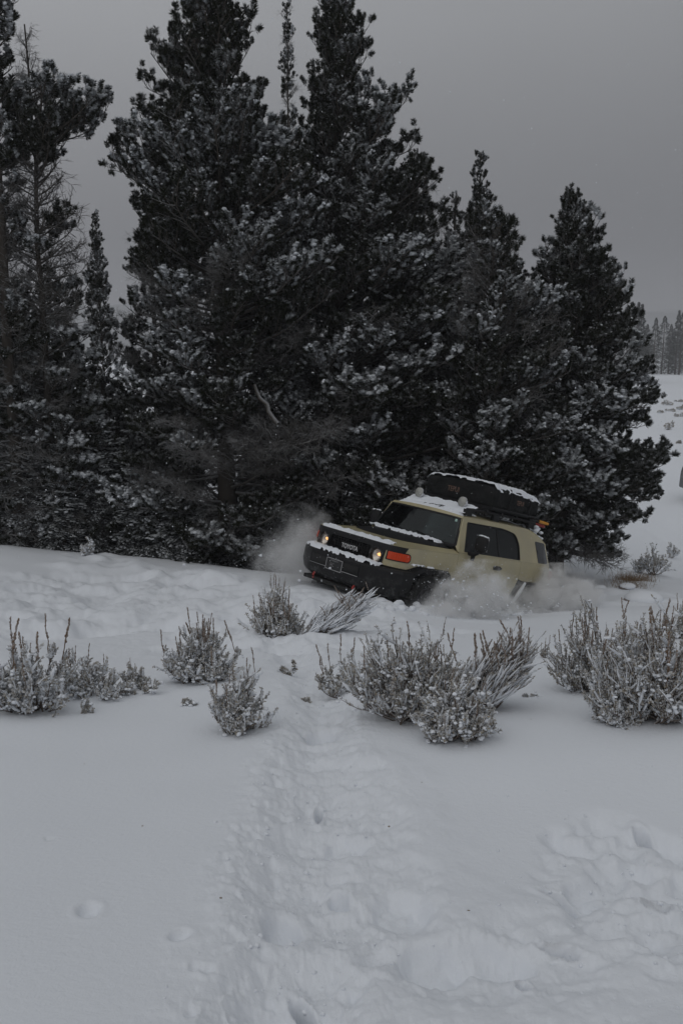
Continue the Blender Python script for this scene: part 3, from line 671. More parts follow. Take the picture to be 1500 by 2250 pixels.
FL = [(1394, 664, 0, 150, 'left one of the pair of thin far spires next to the right pine'), (1402, 668, 0, 152, 'right one of the pair of thin far spires next to the right pine'),
      (1434, 698, 3, 185, 'pointed far conifer second from the left in the distant tree line'), (1453, 694, 2, 190, 'broad far conifer in the middle of the distant tree line'),
      (1483, 682, 0, 188, 'tallest thin far conifer in the right half of the distant tree line'), (1492, 686, 1, 186, 'far conifer touching the right edge in the distant tree line'),
      (1416, 712, 1, 192, 'leftmost broad far conifer of the distant tree line'), (1468, 712, 3, 192, 'far conifer in a dip of the distant tree line'), (1505, 690, 2, 190, 'far conifer just past the right edge of the photo')]
def far(u, vt, k, y, lab, grp='conifers of the distant tree line'):
    x = at(u, 800, y).x; z = H(x, y); s = (at(u, vt, y).z - z) / 13
    r_ = empty('distant_conifer', (x, y, z), (0, 0, rng.uniform(0, 6))); r_.scale = (s * 1.1, s * 1.1, s); tag(r_, lab, 'conifer', grp)
    link('crown', FT[k], r_); link('trunk', FTR, r_)
for a_ in FL: far(*a_)
mb = MB(); n = 0
for k in range(300):
    x = rng.uniform(20, 130); y = rng.uniform(188, 225); z = H(x, y); s = rng.uniform(.42, .84); me_ = FT[k % 4]
    if k >= 150: break
    co = np.empty(len(me_.vertices) * 3); me_.vertices.foreach_get('co', co); co = co.reshape(-1, 3)[:5400] * s
    kk = np.arange(0, len(co) - 2, 3); sn = np.repeat(np.clip(rng.normal(.0, .13, len(kk)), 0, 1), 3)
    mb.add(co[:len(kk) * 3] + np.array([x, y, z]), np.stack([kk, kk + 1, kk + 2], 1), 0, sn)
tag(mb.obj('distant_forest', [M['spruce']]), 'mass of snow dusted conifers behind the far field', 'forest', kind='stuff')

# ------------------------------------------------------------------ sagebrush
def sagebrush(label, u, v, w_px, h_px, seed, lean=(0, 0), shoots=150, leafy=44, snow=1.0, stalks=0, sweep=False, stalk_h=.2, sink=.03, name='sagebrush', group='sagebrush bushes sticking out of the snow', dx=0, fan=0.0, big=1.0, ybase=None, depth=None):
    rng = np.random.default_rng(seed)
    q = gp(u, v); depth_ = q.y * math.cos(PITCH) + (EYE - q.z) * math.sin(PITCH); k = depth_ / F_PX
    W, Hh = w_px * k / 2 * 1.12, h_px * k * 1.12
    root = empty(name, q - Vector((0, 0, sink))); tag(root, label, 'sagebrush', group)
    st = MB(); lf = MB(); sn = MB()
    A = []; 
    ns = max(5, shoots // 9)
    D_ = W * (depth or .8)
    for i in range(ns):
        a = rng.uniform(0, 6.28); rr_ = math.sqrt(rng.uniform(0, 1))
        b0 = np.array([rng.normal(0, W * .16), rng.normal(0, D_ * .16), 0])
        zt = Hh * (1 - .62 * rr_ ** 2) * rng.uniform(.5, 1.08) * (1 + .5 * float(perlin(a * .9 + seed, rr_ * 2)))
        tip = np.array([W * rr_ * math.cos(a) * .92 + lean[0] * zt, D_ * rr_ * math.sin(a) * .92 + lean[1] * zt, zt * .8])
        m_ = (b0 + tip) / 2 + np.array([(tip[0] - b0[0]) * .18, (tip[1] - b0[1]) * .18, -zt * .12]) + rng.normal(0, .02, 3)
        t6 = np.linspace(0, 1, 6)[:, None]; pts = (1 - t6) ** 2 * b0 + 2 * t6 * (1 - t6) * m_ + t6 ** 2 * tip + rng.normal(0, .004, (6, 3))
        st.tube(pts, np.linspace(.007, .0025, 6) * (.5 + Hh), 4, 0, .7)
        for j in range(9):
            t1 = rng.uniform(.35, 1); i0 = min(int(t1 * 5), 4); p = pts[i0] + (pts[i0 + 1] - pts[i0]) * (t1 * 5 - i0)
            out = np.array([p[0] / max(W, .05), p[1] / max(D_, .05), 0]) * .7
            d = np.array([lean[0] * 1.6, lean[1] * 1.6, 1.0]) + out * (1 - .6 * sweep) + rng.normal(0, .35 - .2 * sweep, 3)
            l = Hh * rng.uniform(.16, .34) * (1.3 if sweep else 1)
            s3, e3 = curve_pts(p, d, l, 3, (lean[0] * .5, lean[1] * .5, .35), rng, .22); s3[:, 2] = np.maximum(s3[:, 2], -.01)
            st.tube(s3, [.0032, .0028, .0022, .0016], 3, 0, .7); A.append((s3, e3))
    for s3, e3 in A:
        n = int(leafy * rng.uniform(.7, 1.3)); t1 = rng.uniform(.15, 1.03, n); i0 = np.clip((t1 * 3).astype(int), 0, 2); P = s3[i0] + (s3[i0 + 1] - s3[i0]) * (t1 * 3 - i0)[:, None]
        d = rng.normal(0, .65 if not sweep else .22, (n, 3)) + e3 / np.linalg.norm(e3) * .9 + np.array([0, 0, .25]); d /= np.linalg.norm(d, axis=1)[:, None]
        s_ = np.cross(d, rng.normal(0, 1, (n, 3))); s_ /= np.linalg.norm(s_, axis=1)[:, None]
        l = (rng.uniform(.011, .023, (n, 1)) * big); wd = l * rng.uniform(.18, .30, (n, 1)); tip = P + d * l
        V = np.stack([P, P + d * l * .6 + s_ * wd, tip, P + d * l * .6 - s_ * wd], 1); k4 = np.arange(n) * 4
        lf.add(V.reshape(-1, 3), np.stack([k4, k4 + 1, k4 + 2, k4 + 3], 1), 0, np.repeat(np.clip(rng.normal(.32 * snow, .3, n) + .3 * d[:, 2], 0, 1), 4))
        if sweep:
            # rime sitting along the wind-bent shoot
            m_ = 5; t1 = np.linspace(.1, .95, m_); i0 = np.clip((t1 * 3).astype(int), 0, 2); P = s3[i0] + (s3[i0 + 1] - s3[i0]) * (t1 * 3 - i0)[:, None]
            if rng.uniform() < .8 * snow:
                for jj in range(m_ - 1):
                    dv = P[jj + 1] - P[jj]; L_ = np.linalg.norm(dv) + 1e-6; mid = (P[jj] + P[jj + 1]) / 2 + np.array([0, 0, .003])
                sn.tube(P + np.array([0, 0, .004]), np.array([.003, .006, .0065, .005, .002]) * rng.uniform(.7, 1.3), 5, 0)
        if not sweep and rng.uniform() < .62 * snow:
            a_ = int(rng.integers(0, 2)); sn.tube(s3[a_:] + np.array([0, 0, .004]) + rng.normal(0, .003, s3[a_:].shape), np.append(rng.gamma(3, .0014, len(s3) - a_ - 1) + .001, .002) * big, 5, 0)
        if not sweep and rng.uniform() < .33 * snow:
            c = s3[-1] + rng.normal(0, .006, 3); m_ = int(rng.integers(1, 4)); C = c + rng.normal(0, .010, (m_, 3)) - np.array([0, 0, .004]); s1 = np.minimum(rng.gamma(2.0, .0032, (m_, 1)), .012) * big + .002
            blobs(sn, C, np.concatenate([s1, s1 * rng.uniform(.7, 1, (m_, 1)), s1 * rng.uniform(.5, .8, (m_, 1))], 1), jit=.38, fine=True, rng=rng)
        if not sweep and rng.uniform() < .16 * snow:
            m_ = 3; C = s3[1] + rng.normal(0, .014, (m_, 3)); s1 = rng.uniform(.008, .015, (m_, 1)) * big
            blobs(sn, C, np.concatenate([s1, s1, s1 * .6], 1), jit=.15, fine=True, rng=rng)
    st.obj('stems', [M['stem']], root); lf.obj('leaves', [M['sage']], root, smooth=False)
    if sn.n: sn.obj('snow_cover', [M['snow']], root)['kind'] = 'stuff'
    for i in range(int(stalks * 1.5)):
        sm = STALKS[int(rng.integers(0, len(STALKS)))]; s3, e3 = A[int(rng.integers(0, len(A)))]
        hgt = stalk_h * rng.uniform(.7, 1.3)
        top = sorted(A, key=lambda q_: -q_[0][-1][2])[:max(6, len(A) // 2)]; s3 = top[int(rng.integers(0, len(top)))][0]
        link('flower_stalk', sm, root, tuple(s3[2]), (rng.normal(0, .1) - lean[1] * .8, rng.normal(0, .10) + lean[0] * .8, rng.uniform(0, 6)), (hgt, hgt, hgt))
    return root
def stalk_mesh(seed):
    rng = np.random.default_rng(seed); mb = MB(); n = 7
    p = np.stack([np.cumsum(rng.normal(0, .012, n)), np.cumsum(rng.normal(0, .012, n)), np.linspace(0, 1, n)], 1); mb.tube(p, np.linspace(.014, .008, n), 3, 0, .3)
    m_ = 46; t1 = rng.uniform(.42, 1, m_); C = np.stack([np.interp(t1, p[:, 2], p[:, 0]), np.interp(t1, p[:, 2], p[:, 1]), t1], 1) + rng.normal(0, .013, (m_, 3)) * np.array([1, 1, .3]) * (1.4 - t1[:, None])
    s1 = rng.uniform(.009, .019, (m_, 1)); blobs(mb, C, np.concatenate([s1, s1, s1 * 2.0], 1), 0, np.repeat(np.clip(rng.normal(.3, .3, m_), 0, 1), 12), .3, rng=rng)
    return mb.mesh('flower_stalk', [M['stalk']])
STALKS = [stalk_mesh(60 + k) for k in range(5)]
SG = sagebrush
SG('wide snow loaded sagebrush cut by the left edge, with tall seed stalks', 62, 1560, 215, 150, 1, shoots=420, snow=1.25, stalks=9, stalk_h=.27, big=1.2)
SG('low ragged sagebrush between the left edge bush and the small trailing sprigs', 205, 1530, 170, 85, 2, shoots=240, snow=1.1, stalks=5, stalk_h=.17, big=1.1)
SG('small trailing sagebrush sprigs left of the stalk topped bush', 305, 1520, 100, 55, 3, shoots=90, snow=.9, stalks=2, stalk_h=.12, big=1.1)
SG('round sagebrush topped by a row of upright seed stalks, left of centre', 440, 1495, 160, 120, 4, shoots=330, snow=1.2, stalks=13, stalk_h=.24, big=1.25)
SG('sagebrush in front of the stalk topped bush, with bare twigs pointing right', 522, 1597, 130, 130, 5, shoots=320, snow=1.05, stalks=6, stalk_h=.14, big=1.05)
SG('round dense sagebrush with fine stalks nearest the truck bumper', 612, 1388, 105, 125, 6, shoots=420, leafy=34, snow=.85, stalks=16, stalk_h=.22, big=1.3)
SG('wind bent sagebrush with white rimed shoots leaning right in front of the bumper', 690, 1392, 105, 118, 7, lean=(.75, 0), shoots=620, leafy=12, snow=1.25, sweep=True, stalks=10, stalk_h=.2)
SG('tiny sagebrush sprig standing alone in the footprint trail', 637, 1478, 50, 38, 8, shoots=30, snow=.7, big=1.2)
SG('small open sagebrush at the left side of the largest clump', 750, 1520, 95, 80, 9, shoots=90, snow=.7, stalks=4, stalk_h=.2, big=1.1)
SG('largest sagebrush, in the middle of the foreground clump', 895, 1580, 240, 200, 10, shoots=760, leafy=40, snow=.95, stalks=13, stalk_h=.2)
SG('snow flecked sagebrush at the lowest point of the foreground clump', 1005, 1625, 175, 125, 11, shoots=420, leafy=44, snow=1.05, stalks=6, stalk_h=.13)
SG('wind bent sagebrush on the right side of the foreground clump', 1035, 1558, 150, 165, 12, lean=(.38, 0), shoots=900, leafy=16, snow=.8, sweep=True, stalks=24, stalk_h=.24)
SG('wide sagebrush with fanned shoots, left part of the right hand thicket', 1325, 1510, 225, 165, 13, shoots=700, leafy=38, snow=.85, stalks=14, stalk_h=.2, lean=(-.05, 0))
SG('tall thick sagebrush at the right edge with brown seed stalks', 1435, 1575, 290, 225, 14, shoots=1000, leafy=40, snow=.95, stalks=17, stalk_h=.24)
SG('low white sagebrush at the foot of the right hand thicket', 1350, 1582, 150, 85, 15, shoots=300, snow=1.3, big=1.05)
SG('upright stalky sagebrush behind the thicket at the right edge', 1492, 1400, 70, 80, 16, shoots=150, snow=.8, stalks=12, stalk_h=.22)
SG('sparse twiggy sprig left of the right hand thicket', 1205, 1448, 50, 36, 17, shoots=30, snow=.6, stalks=2, stalk_h=.14)
SG('tiny leafy sprig below the open bush near the trail', 676, 1530, 30, 20, 18, shoots=14, snow=.5, big=1.1)
SG('left one of two tiny sprigs in smooth snow right of the foreground clump', 1160, 1534, 16, 12, 19, shoots=9, snow=1.2)
SG('right one of two tiny sprigs in smooth snow right of the foreground clump', 1177, 1533, 14, 11, 20, shoots=9, snow=1.2)
SG('lone sprig between the left edge bush and the stalk topped bush', 188, 1562, 24, 30, 21, shoots=12, snow=1.0)
SG('thin twig sprig left of the bush with bare twigs', 415, 1548, 26, 24, 22, shoots=10, snow=.6)
SG('white frosted bush on the snow crest in front of the spruces', 198, 1222, 42, 36, 23, shoots=80, snow=1.6, big=2.2)
SG('grey bush beside the lowest limbs of the right pine', 1432, 1262, 60, 70, 24, shoots=150, snow=.7, big=2.4, leafy=16)
SG('round grey bush standing in open snow right of the right pine', 1472, 1226, 32, 34, 25, shoots=70, snow=.8, big=2.4, leafy=14)
SG('low brush under the right pine edge', 1405, 1258, 46, 34, 26, shoots=80, snow=.7, big=2.4, leafy=14)
FB = []
for i, (u, v, w, h, lab) in enumerate([(1473, 944, 26, 15, 'roundest low bush in the far field, nearest of them'), (1465, 890, 24, 9, 'leftmost low bush of the far field row'), (1470, 904, 20, 9, 'second low bush from the left in the far field'),
        (1496, 900, 22, 10, 'low bush of the far field touching the right edge'), (1493, 880, 30, 7, 'highest thin line of brush in the far field'), (1492, 914, 26, 7, 'flat brush line below the far field bushes'), (1452, 907, 12, 5, 'smallest bush by the pine outline in the far field'), (1491, 975, 8, 4, 'tiny dark tuft in the smooth far field')]):
    SG(lab, u, v, w, h, 80 + i, shoots=60, snow=.75, big=9, leafy=16, name='far_bush', group='low bushes dotting the far field', sink=.05, depth=1.5)

# ------------------------------------------------------------------ the off-road truck
tk = empty('offroad_truck', TL, TR); tag(tk, 'beige two door off-road truck with black bumper plowing through deep snow', 'truck')
def densify(poly, step):
    out = []
    for i in range(len(poly)):
        a, b = np.array(poly[i], float), np.array(poly[(i + 1) % len(poly)], float); n = max(1, int(np.ceil(np.linalg.norm(b - a) / step)))
        for k in range(n): out.append(tuple(a + (b - a) * k / n))
    return out
def inside(p, poly):
    x, y = p; r = False; j = len(poly) - 1
    for i in range(len(poly)):
        xi, yi = poly[i]; xj, yj = poly[j]
        if (yi > y) != (yj > y) and x < (xj - xi) * (y - yi) / (yj - yi) + xi: r = not r
        j = i
    return r
def rounded(poly, r, n=4):
    """round the corners of a polygon; r may be one number or one per corner"""
    out = []; m_ = len(poly); rs = r if isinstance(r, (list, tuple)) else [r] * m_
    for i in range(m_):
        p = np.array(poly[i], float); a = np.array(poly[i - 1], float) - p; b = np.array(poly[(i + 1) % m_], float) - p
        la, lb = np.linalg.norm(a), np.linalg.norm(b); q = min(rs[i], la * .45, lb * .45)
        if q < 1e-4: out.append(tuple(p)); continue
        A_, B_ = p + a / la * q, p + b / lb * q
        for k in range(n + 1):
            t1 = k / n; out.append(tuple((1 - t1) ** 2 * A_ + 2 * t1 * (1 - t1) * p + t1 ** 2 * B_))
    return out
def panel(name, outline, fmap, m, parent, holes=(), thick=.02, step=.06, inward=None, lift=0.0, sharp=38):
    """sheet cut to a 2-D outline with holes, bent by fmap and given thickness"""
    ol = densify(outline, step); hs = [densify(h, step) for h in holes]
    V = list(ol); E_ = [(i, (i + 1) % len(ol)) for i in range(len(ol))]
    for h in hs:
        k = len(V); V += h; E_ += [(k + i, k + (i + 1) % len(h)) for i in range(len(h))]
    xs = [p[0] for p in ol]; ys = [p[1] for p in ol]
    gx = np.arange(min(xs) + step / 2, max(xs), step); gy = np.arange(min(ys) + step / 2, max(ys), step)
    def far_ok(p):
        return all((p[0] - q[0]) ** 2 + (p[1] - q[1]) ** 2 > (step * .45) ** 2 for q in V)
    ext = [(a, b) for a in gx for b in gy if inside((a, b), ol) and not any(inside((a, b), h) for h in hs) and far_ok((a, b))]
    V2 = [Vector(p) for p in V + ext]
    r = delaunay_2d_cdt(V2, E_, [], 0, 1e-5)
    vv, ff = r[0], r[2]; tris = []
    for f in ff:
        c = sum((vv[i] for i in f), Vector((0, 0))) / len(f)
        if inside(c, ol) and not any(inside(c, h) for h in hs): tris.append(tuple(f))
    top = np.array([fmap(p[0], p[1]) for p in vv], float)
    tr_ = np.array(tris); nn = np.zeros_like(top); fn = np.cross(top[tr_[:, 1]] - top[tr_[:, 0]], top[tr_[:, 2]] - top[tr_[:, 0]])
    for k in range(3): np.add.at(nn, tr_[:, k], fn)
    nn /= np.linalg.norm(nn, axis=1)[:, None] + 1e-12
    if inward is not None:
        if float(np.mean(nn @ np.array(inward))) > 0: nn = -nn; tr_ = tr_[:, ::-1]
    top = top + nn * lift; bot = top - nn * thick; nv = len(top)
    ed = {}
    for f in tr_:
        for k in range(3): ed[(f[k], f[(k + 1) % 3])] = 1
    wall = [(b, a, a + nv, b + nv) for (a, b) in ed if (b, a) not in ed]
    mb = MB(); mb.add(np.concatenate([top, bot]), tr_.tolist() + (tr_[:, ::-1] + nv).tolist() + wall if False else tr_, 0)
    mb.f.append((tr_[:, ::-1] + nv).tolist()); mb.m.append(np.zeros(len(tr_))); 
    mb.v[-1] = np.concatenate([top, bot]); mb.s[-1] = np.zeros(2 * nv); mb.n = 2 * nv
    mb.f.append([list(w) for w in wall]); mb.m.append(np.zeros(len(wall)))
    return mb.obj(name, [m], parent, sharp=sharp)
NOSE = np.array([(2.03, 0), (2.03, .60), (2.02, .665), (1.975, .745), (1.885, .82), (1.74, .872), (1.55, .893), (1.2, .90), (.3, .90)])
_sd = np.concatenate([[0], np.cumsum(np.linalg.norm(np.diff(NOSE, axis=0), axis=1))])
_ss = np.linspace(0, _sd[-1], 400); _nx = np.interp(_ss, _sd, NOSE[:, 0]); _ny = np.interp(_ss, _sd, NOSE[:, 1])
for _ in range(3):
    kx = np.convolve(np.pad(_nx, 12, 'edge'), np.ones(25) / 25, 'valid'); ky = np.convolve(np.pad(_ny, 12, 'reflect', reflect_type='odd'), np.ones(25) / 25, 'valid'); _nx, _ny = kx, ky
def nose(s, z):
    a = abs(s); x = float(np.interp(a, _ss, _nx)); y = float(np.interp(a, _ss, _ny)); y -= .012 * ((z - .85) / .3) ** 2
    return (x - .02 * max(0, z - .95) / .2 * (1 if a < 1 else 0), math.copysign(y, s), z)
def s_of_x(x): return float(np.interp(-x, -_nx, _ss))
def Yside(x, z):
    y = .90 - .012 * ((z - .85) / .3) ** 2 if z < 1.18 else .8855 - (z - 1.18) * .40
    if x < -1.35: y -= .055 * ((-1.35 - x) / .5) ** 2
    return y
def sidemap(sg): return lambda x, z: (x, sg * Yside(x, z), z)
def P(name, *a, **k): return panel(name, *a, **k)
S = s_of_x
for sg in (1, -1):
    fend = [(.64, .85), (1.0, .845), (S(1.72), .86), (S(1.56), .915), (S(.89), .897), (S(.84), .84), (S(.82), .55), (S(.735), .55), (S(.735), 1.148), (.97, 1.13), (.93, 1.05), (.64, 1.05)]
    P('fender', fend, lambda s, z, sg=sg: nose(sg * s, z), M['paint'], tk, inward=(-.6, -sg, 0))
    sig = rounded([(.70, .945), (1.03, .945), (1.03, 1.045), (.70, 1.045)], [.005, .048, .048, .005], 6)
    if True:
        o = P('turn_signal', sig, lambda s, z, sg=sg: nose(sg * s, z), M['amber'], tk, inward=(-1, -sg, 0), lift=.012, thick=.012, step=.03)
        rim = rounded([(.68, .932), (1.045, .932), (1.045, 1.058), (.68, 1.058)], [.01, .058, .058, .01], 6)
        P('signal_rim', rim, lambda s, z, sg=sg: nose(sg * s, z), M['black'], o, holes=[sig], inward=(-1, -sg, 0), lift=.010, thick=.012, step=.03)
        for k in range(7):
            s0 = .73 + .036 * k
            P('lens_rib', [(s0, .958), (s0 + .010, .958), (s0 + .010, 1.034), (s0, 1.034)], lambda s, z, sg=sg: nose(sg * s, z), M['amber'], o, inward=(-1, -sg, 0), lift=.017, thick=.006, step=.03)
    dz0 = .53
    fd = rounded([(-.30, dz0), (.728, dz0), (.728, 1.176), (-.30, 1.176)], [.02, .03, .01, .01])
    fdo = P('front_door', fd, sidemap(sg), M['paint'], tk, inward=(0, -sg, 0))
    rd = [(-.886, .90), (-.80, .72), (-.70, dz0), (-.306, dz0), (-.306, 1.176), (-.886, 1.176)]
    P('rear_door', rd, sidemap(sg), M['paint'], tk, inward=(0, -sg, 0))
    hb = MB(); hx = -.257
    hb.tube([(hx - .075, sg * .90, 1.03), (hx - .05, sg * .935, 1.032), (hx + .05, sg * .935, 1.03), (hx + .075, sg * .90, 1.027)], [.018, .020, .020, .018], 8)
    hb.obj('door_handle', [M['black']], fdo)
    o = P('handle_recess', rounded([(hx - .10, .995), (hx + .10, .995), (hx + .10, 1.06), (hx - .10, 1.06)], .03), sidemap(sg), M['matte'], fdo, inward=(0, -sg, 0), lift=.003, thick=.01, step=.03)
    rq = [(-.892, .905), (-1.02, .875), (-1.69, .875), (-1.80, .72), (-1.83, .60), (-1.86, .60), (-1.86, .9), (-1.80, 1.145), (-1.76, 1.178), (-.892, 1.178)]
    P('rear_quarter', rq, sidemap(sg), M['paint'], tk, inward=(0, -sg, 0))
    win = rounded([(.605, 1.20), (.462, 1.622), (-.50, 1.622), (-.80, 1.575), (-.875, 1.43), (-.852, 1.195)], [.02, .03, .2, .13, .12, .03], 5)
    qg = rounded([(-1.385, 1.20), (-1.355, 1.515), (-1.655, 1.50), (-1.705, 1.20)], [.02, .03, .03, .03])
    cab = [(.735, 1.18), (.585, 1.672), (.40, 1.690), (-.3, 1.698), (-1.15, 1.690), (-1.45, 1.625), (-1.70, 1.515), (-1.765, 1.18)]
    P('cabin_side', cab, sidemap(sg), M['paint'], tk, holes=[win, qg], inward=(0, -sg, 0), thick=.035)
    def inset(poly, d):
        c = np.mean(np.array(poly), 0); return [tuple(np.array(q) + (np.array(q) - c) / np.linalg.norm(np.array(q) - c) * d) for q in poly]
    w1 = [q for q in win]
    P('side_window', inset(win, .012), sidemap(sg), M['glass'], tk, inward=(0, -sg, 0), lift=-.012, thick=.004)
    P('window_seal', inset(win, .004), sidemap(sg), M['matte'], tk, holes=[inset(win, -.016)], inward=(0, -sg, 0), lift=.002, thick=.012)
    P('window_divider', [(-.275, 1.20), (-.31, 1.20), (-.32, 1.618), (-.285, 1.618)], sidemap(sg), M['matte'], tk, inward=(0, -sg, 0), lift=-.006, thick=.02)
    P('quarter_window', inset(qg, .01), sidemap(sg), M['tint'], tk, inward=(0, -sg, 0), lift=.003, thick=.02)
    # sill
    mb = MB(); mb.tube([(-.72, sg * .885, .455), (.80, sg * .885, .455)], [.075, .075], 8); mb.obj('sill', [M['black']], tk)
    # arch flares
    def flare(path, y0, y1, wd, nm):
        mb = MB(); n = len(path); pth = np.array(path, float)
        c = pth.mean(0); inn = pth + (c - pth) / np.linalg.norm(c - pth, axis=1)[:, None] * wd; mid = pth + (c - pth) / np.linalg.norm(c - pth, axis=1)[:, None] * .025
        R_ = []
        for (x, z), (xm, zm), (xi, zi) in zip(pth, mid, inn):
            R_ += [(x, sg * y0, z), (xm, sg * y1, zm - .005), (xi, sg * (y1 + .004), zi), (xi, sg * (y1 - .14), zi)]
        F_ = []
        for i in range(n - 1):
            for k in range(3):
                a = i * 4 + k; q = (a, a + 4, a + 5, a + 1); F_.append(q if sg > 0 else q[::-1])
        F_ += [(0, 1, 2, 3), (n * 4 - 1, n * 4 - 2, n * 4 - 3, n * 4 - 4)]
        mb.add(R_, F_); o = mb.obj(nm, [M['black']], tk, sharp=30); return o
    ff = rounded([(1.98, .52), (1.90, .72), (1.60, .922), (.93, .905), (.86, .80), (.845, .50)], .12, 5)
    flare(ff[:], .86, .975, .10, 'front_flare')
    rf = rounded([(-.745, .50), (-.995, .872), (-1.70, .872), (-1.85, .66), (-1.87, .5)], [.02, .05, .08, .05, .02], 4)
    o = flare(rf, .86, .955, .085, 'rear_flare')
    # mirror
    mr = empty('side_mirror', (0, 0, 0), parent=tk)
    mb = MB(); mb.tube([(.50, sg * .88, 1.19), (.50, sg * .96, 1.185), (.49, sg * 1.02, 1.22), (.48, sg * 1.04, 1.29)], [.030, .032, .030, .026], 8)
    mb.tube([(.49, sg * .955, 1.10), (.49, sg * .965, 1.2)], [.028, .034], 7)
    mb.obj('mirror_arm', [M['black']], mr)
    hv, hf = subdiv(ICO2_V, ICO2_F); hv = np.sign(hv) * np.abs(hv) ** .72
    mb = MB(); mb.add(hv * np.array([.055, .105, .125]) + np.array([.485, sg * 1.06, 1.36]), hf); mb.obj('mirror_housing', [M['black']], mr)
    mb = MB(); q = np.array([(y_, z_) for z_ in (-1, 1) for y_ in (-1, 1)]); mb.box((.435, sg * 1.06, 1.36), (.01, .15, .19)); mb.obj('mirror_glass', [M['chrome']], mr)
    mb = MB(); blobs(mb, [(.48, sg * 1.06, 1.475), (.48, sg * 1.02, 1.478), (.48, sg * 1.10, 1.472)], np.array([(.03, .05, .014)] * 3), fine=True); mb.obj('mirror_snow', [M['snow']], mr)
    # tail light
    mb = MB(); mb.add(hv * np.array([.06, .075, .085]) + np.array([-1.86, sg * .80, 1.01]), hf); mb.obj('tail_light', [M['redlens']], tk)
# fuel door on the driver's side
fo = rounded([(-1.72, .935), (-1.60, .935), (-1.60, 1.085), (-1.72, 1.085)], .045)
P('fuel_door_seam', inset(fo, .008), sidemap(1), M['matte'], tk, holes=[fo], inward=(0, -1, 0), lift=.002, thick=.01, step=.03)
P('fuel_door', fo, sidemap(1), M['paint'], tk, inward=(0, -1, 0), lift=.001, thick=.01, step=.03)

def hood_z(x, y):
    zc = 1.128 + (2.02 - x) / 1.24 * .135 - .03 * max(0, (x - 1.85) / .17) ** 2
    ze = 1.133 + (1.9 - min(x, 1.9)) * .018
    ye = float(np.interp(S(max(x, .7)), _ss, _ny)) if x > .76 else .9
    q = min(abs(y) / max(ye, .1), 1.02)
    return zc - (zc - ze) * q ** 5
hx_ = [(2.015, y_) for y_ in (0,)]
front = [(float(np.interp(s_, _ss, _nx)) - .006, float(np.interp(s_, _ss, _ny)) - .006) for s_ in np.linspace(0, S(.745), 34)]
hood = [(x, -y) for x, y in front[::-1]] + [(x, y) for x, y in front[1:]] + [(.765, .60), (.80, .3), (.815, 0), (.80, -.3), (.765, -.60)]
P('hood', hood, lambda x, y: (x, y, hood_z(x, y)), M['paint'], tk, inward=(0, 0, -1), thick=.03, step=.05)
dec = [(1.54, 0), (1.535, .28), (1.46, .52), (1.24, .70), (.90, .79), (.775, .79), (.80, .3), (.815, 0), (.80, -.3), (.775, -.79), (.90, -.79), (1.24, -.70), (1.46, -.52), (1.535, -.28)]
P('hood_stripe', rounded(dec, [0, .1, .1, .1, .05, 0, 0, 0, 0, 0, .05, .1, .1, .1]), lambda x, y: (x, y, hood_z(x, y)), M['matte'], tk, inward=(0, 0, -1), lift=.005, thick=.004, step=.05)
# grille surround wraps both corners
gs = [(-.97, 1.13), (-.93, 1.05), (-.66, 1.05), (-.64, .84), (.64, .84), (.66, 1.05), (.93, 1.05), (.97, 1.13)]
gh = rounded([(-.40, .865), (.40, .865), (.40, 1.055), (-.40, 1.055)], .02)
hcs = [[(sg * .523 + .092 * math.cos(a), .945 + .092 * math.sin(a)) for a in np.linspace(0, 2 * math.pi, 25)[:-1]] for sg in (1, -1)]
g_ = P('grille_surround', gs, lambda s, z: nose(s, z), M['black'], tk, holes=[gh] + hcs, inward=(-1, 0, 0), lift=.014, thick=.05, step=.05)
mb = MB(); mb.box((1.965, 0, .96), (.02, .84, .22)); gr = mb.obj('grille', [M['under']], tk)
for k in range(5):
    mb = MB(); mb.box((1.99, 0, .885 + .037 * k), (.03, .80, .009)); mb.obj('grille_bar', [M['black']], gr)
for k in range(15):
    mb = MB(); mb.box((1.985, -.37 + .0528 * k, .96), (.018, .007, .19)); mb.obj('grille_slat', [M['black']], gr)
mb = MB(); mb.box((2.008, 0, .944), (.02, .36, .085)); mb.obj('badge_bar', [M['matte']], gr)
def text(name, s, size, parent, M_, m, extr=.002, sx=1.0, space=1.0, bold=0):
    cu = bpy.data.curves.new(name, 'FONT'); cu.body = s; cu.size = size; cu.extrude = extr; cu.align_x = 'CENTER'; cu.align_y = 'CENTER'; cu.space_character = space; cu.offset = bold
    cu.resolution_u = 3; cu.materials.append(m); o0 = bpy.data.objects.new(name, cu); me = bpy.data.meshes.new_from_object(o0); bpy.data.objects.remove(o0)
    if not me.materials: me.materials.append(m)
    o = link(name, me, parent); o.matrix_local = M_ @ Matrix.Diagonal((sx, 1, 1, 1)); return o
FR = Matrix(((0, 0, 1, 0), (1, 0, 0, 0), (0, 1, 0, 0), (0, 0, 0, 1)))       # text facing +x
text('lettering', 'TOYOTA', .088, gr, Matrix.Translation((2.024, 0, .944)) @ FR, M['silver'], .004, .88, bold=.0016)
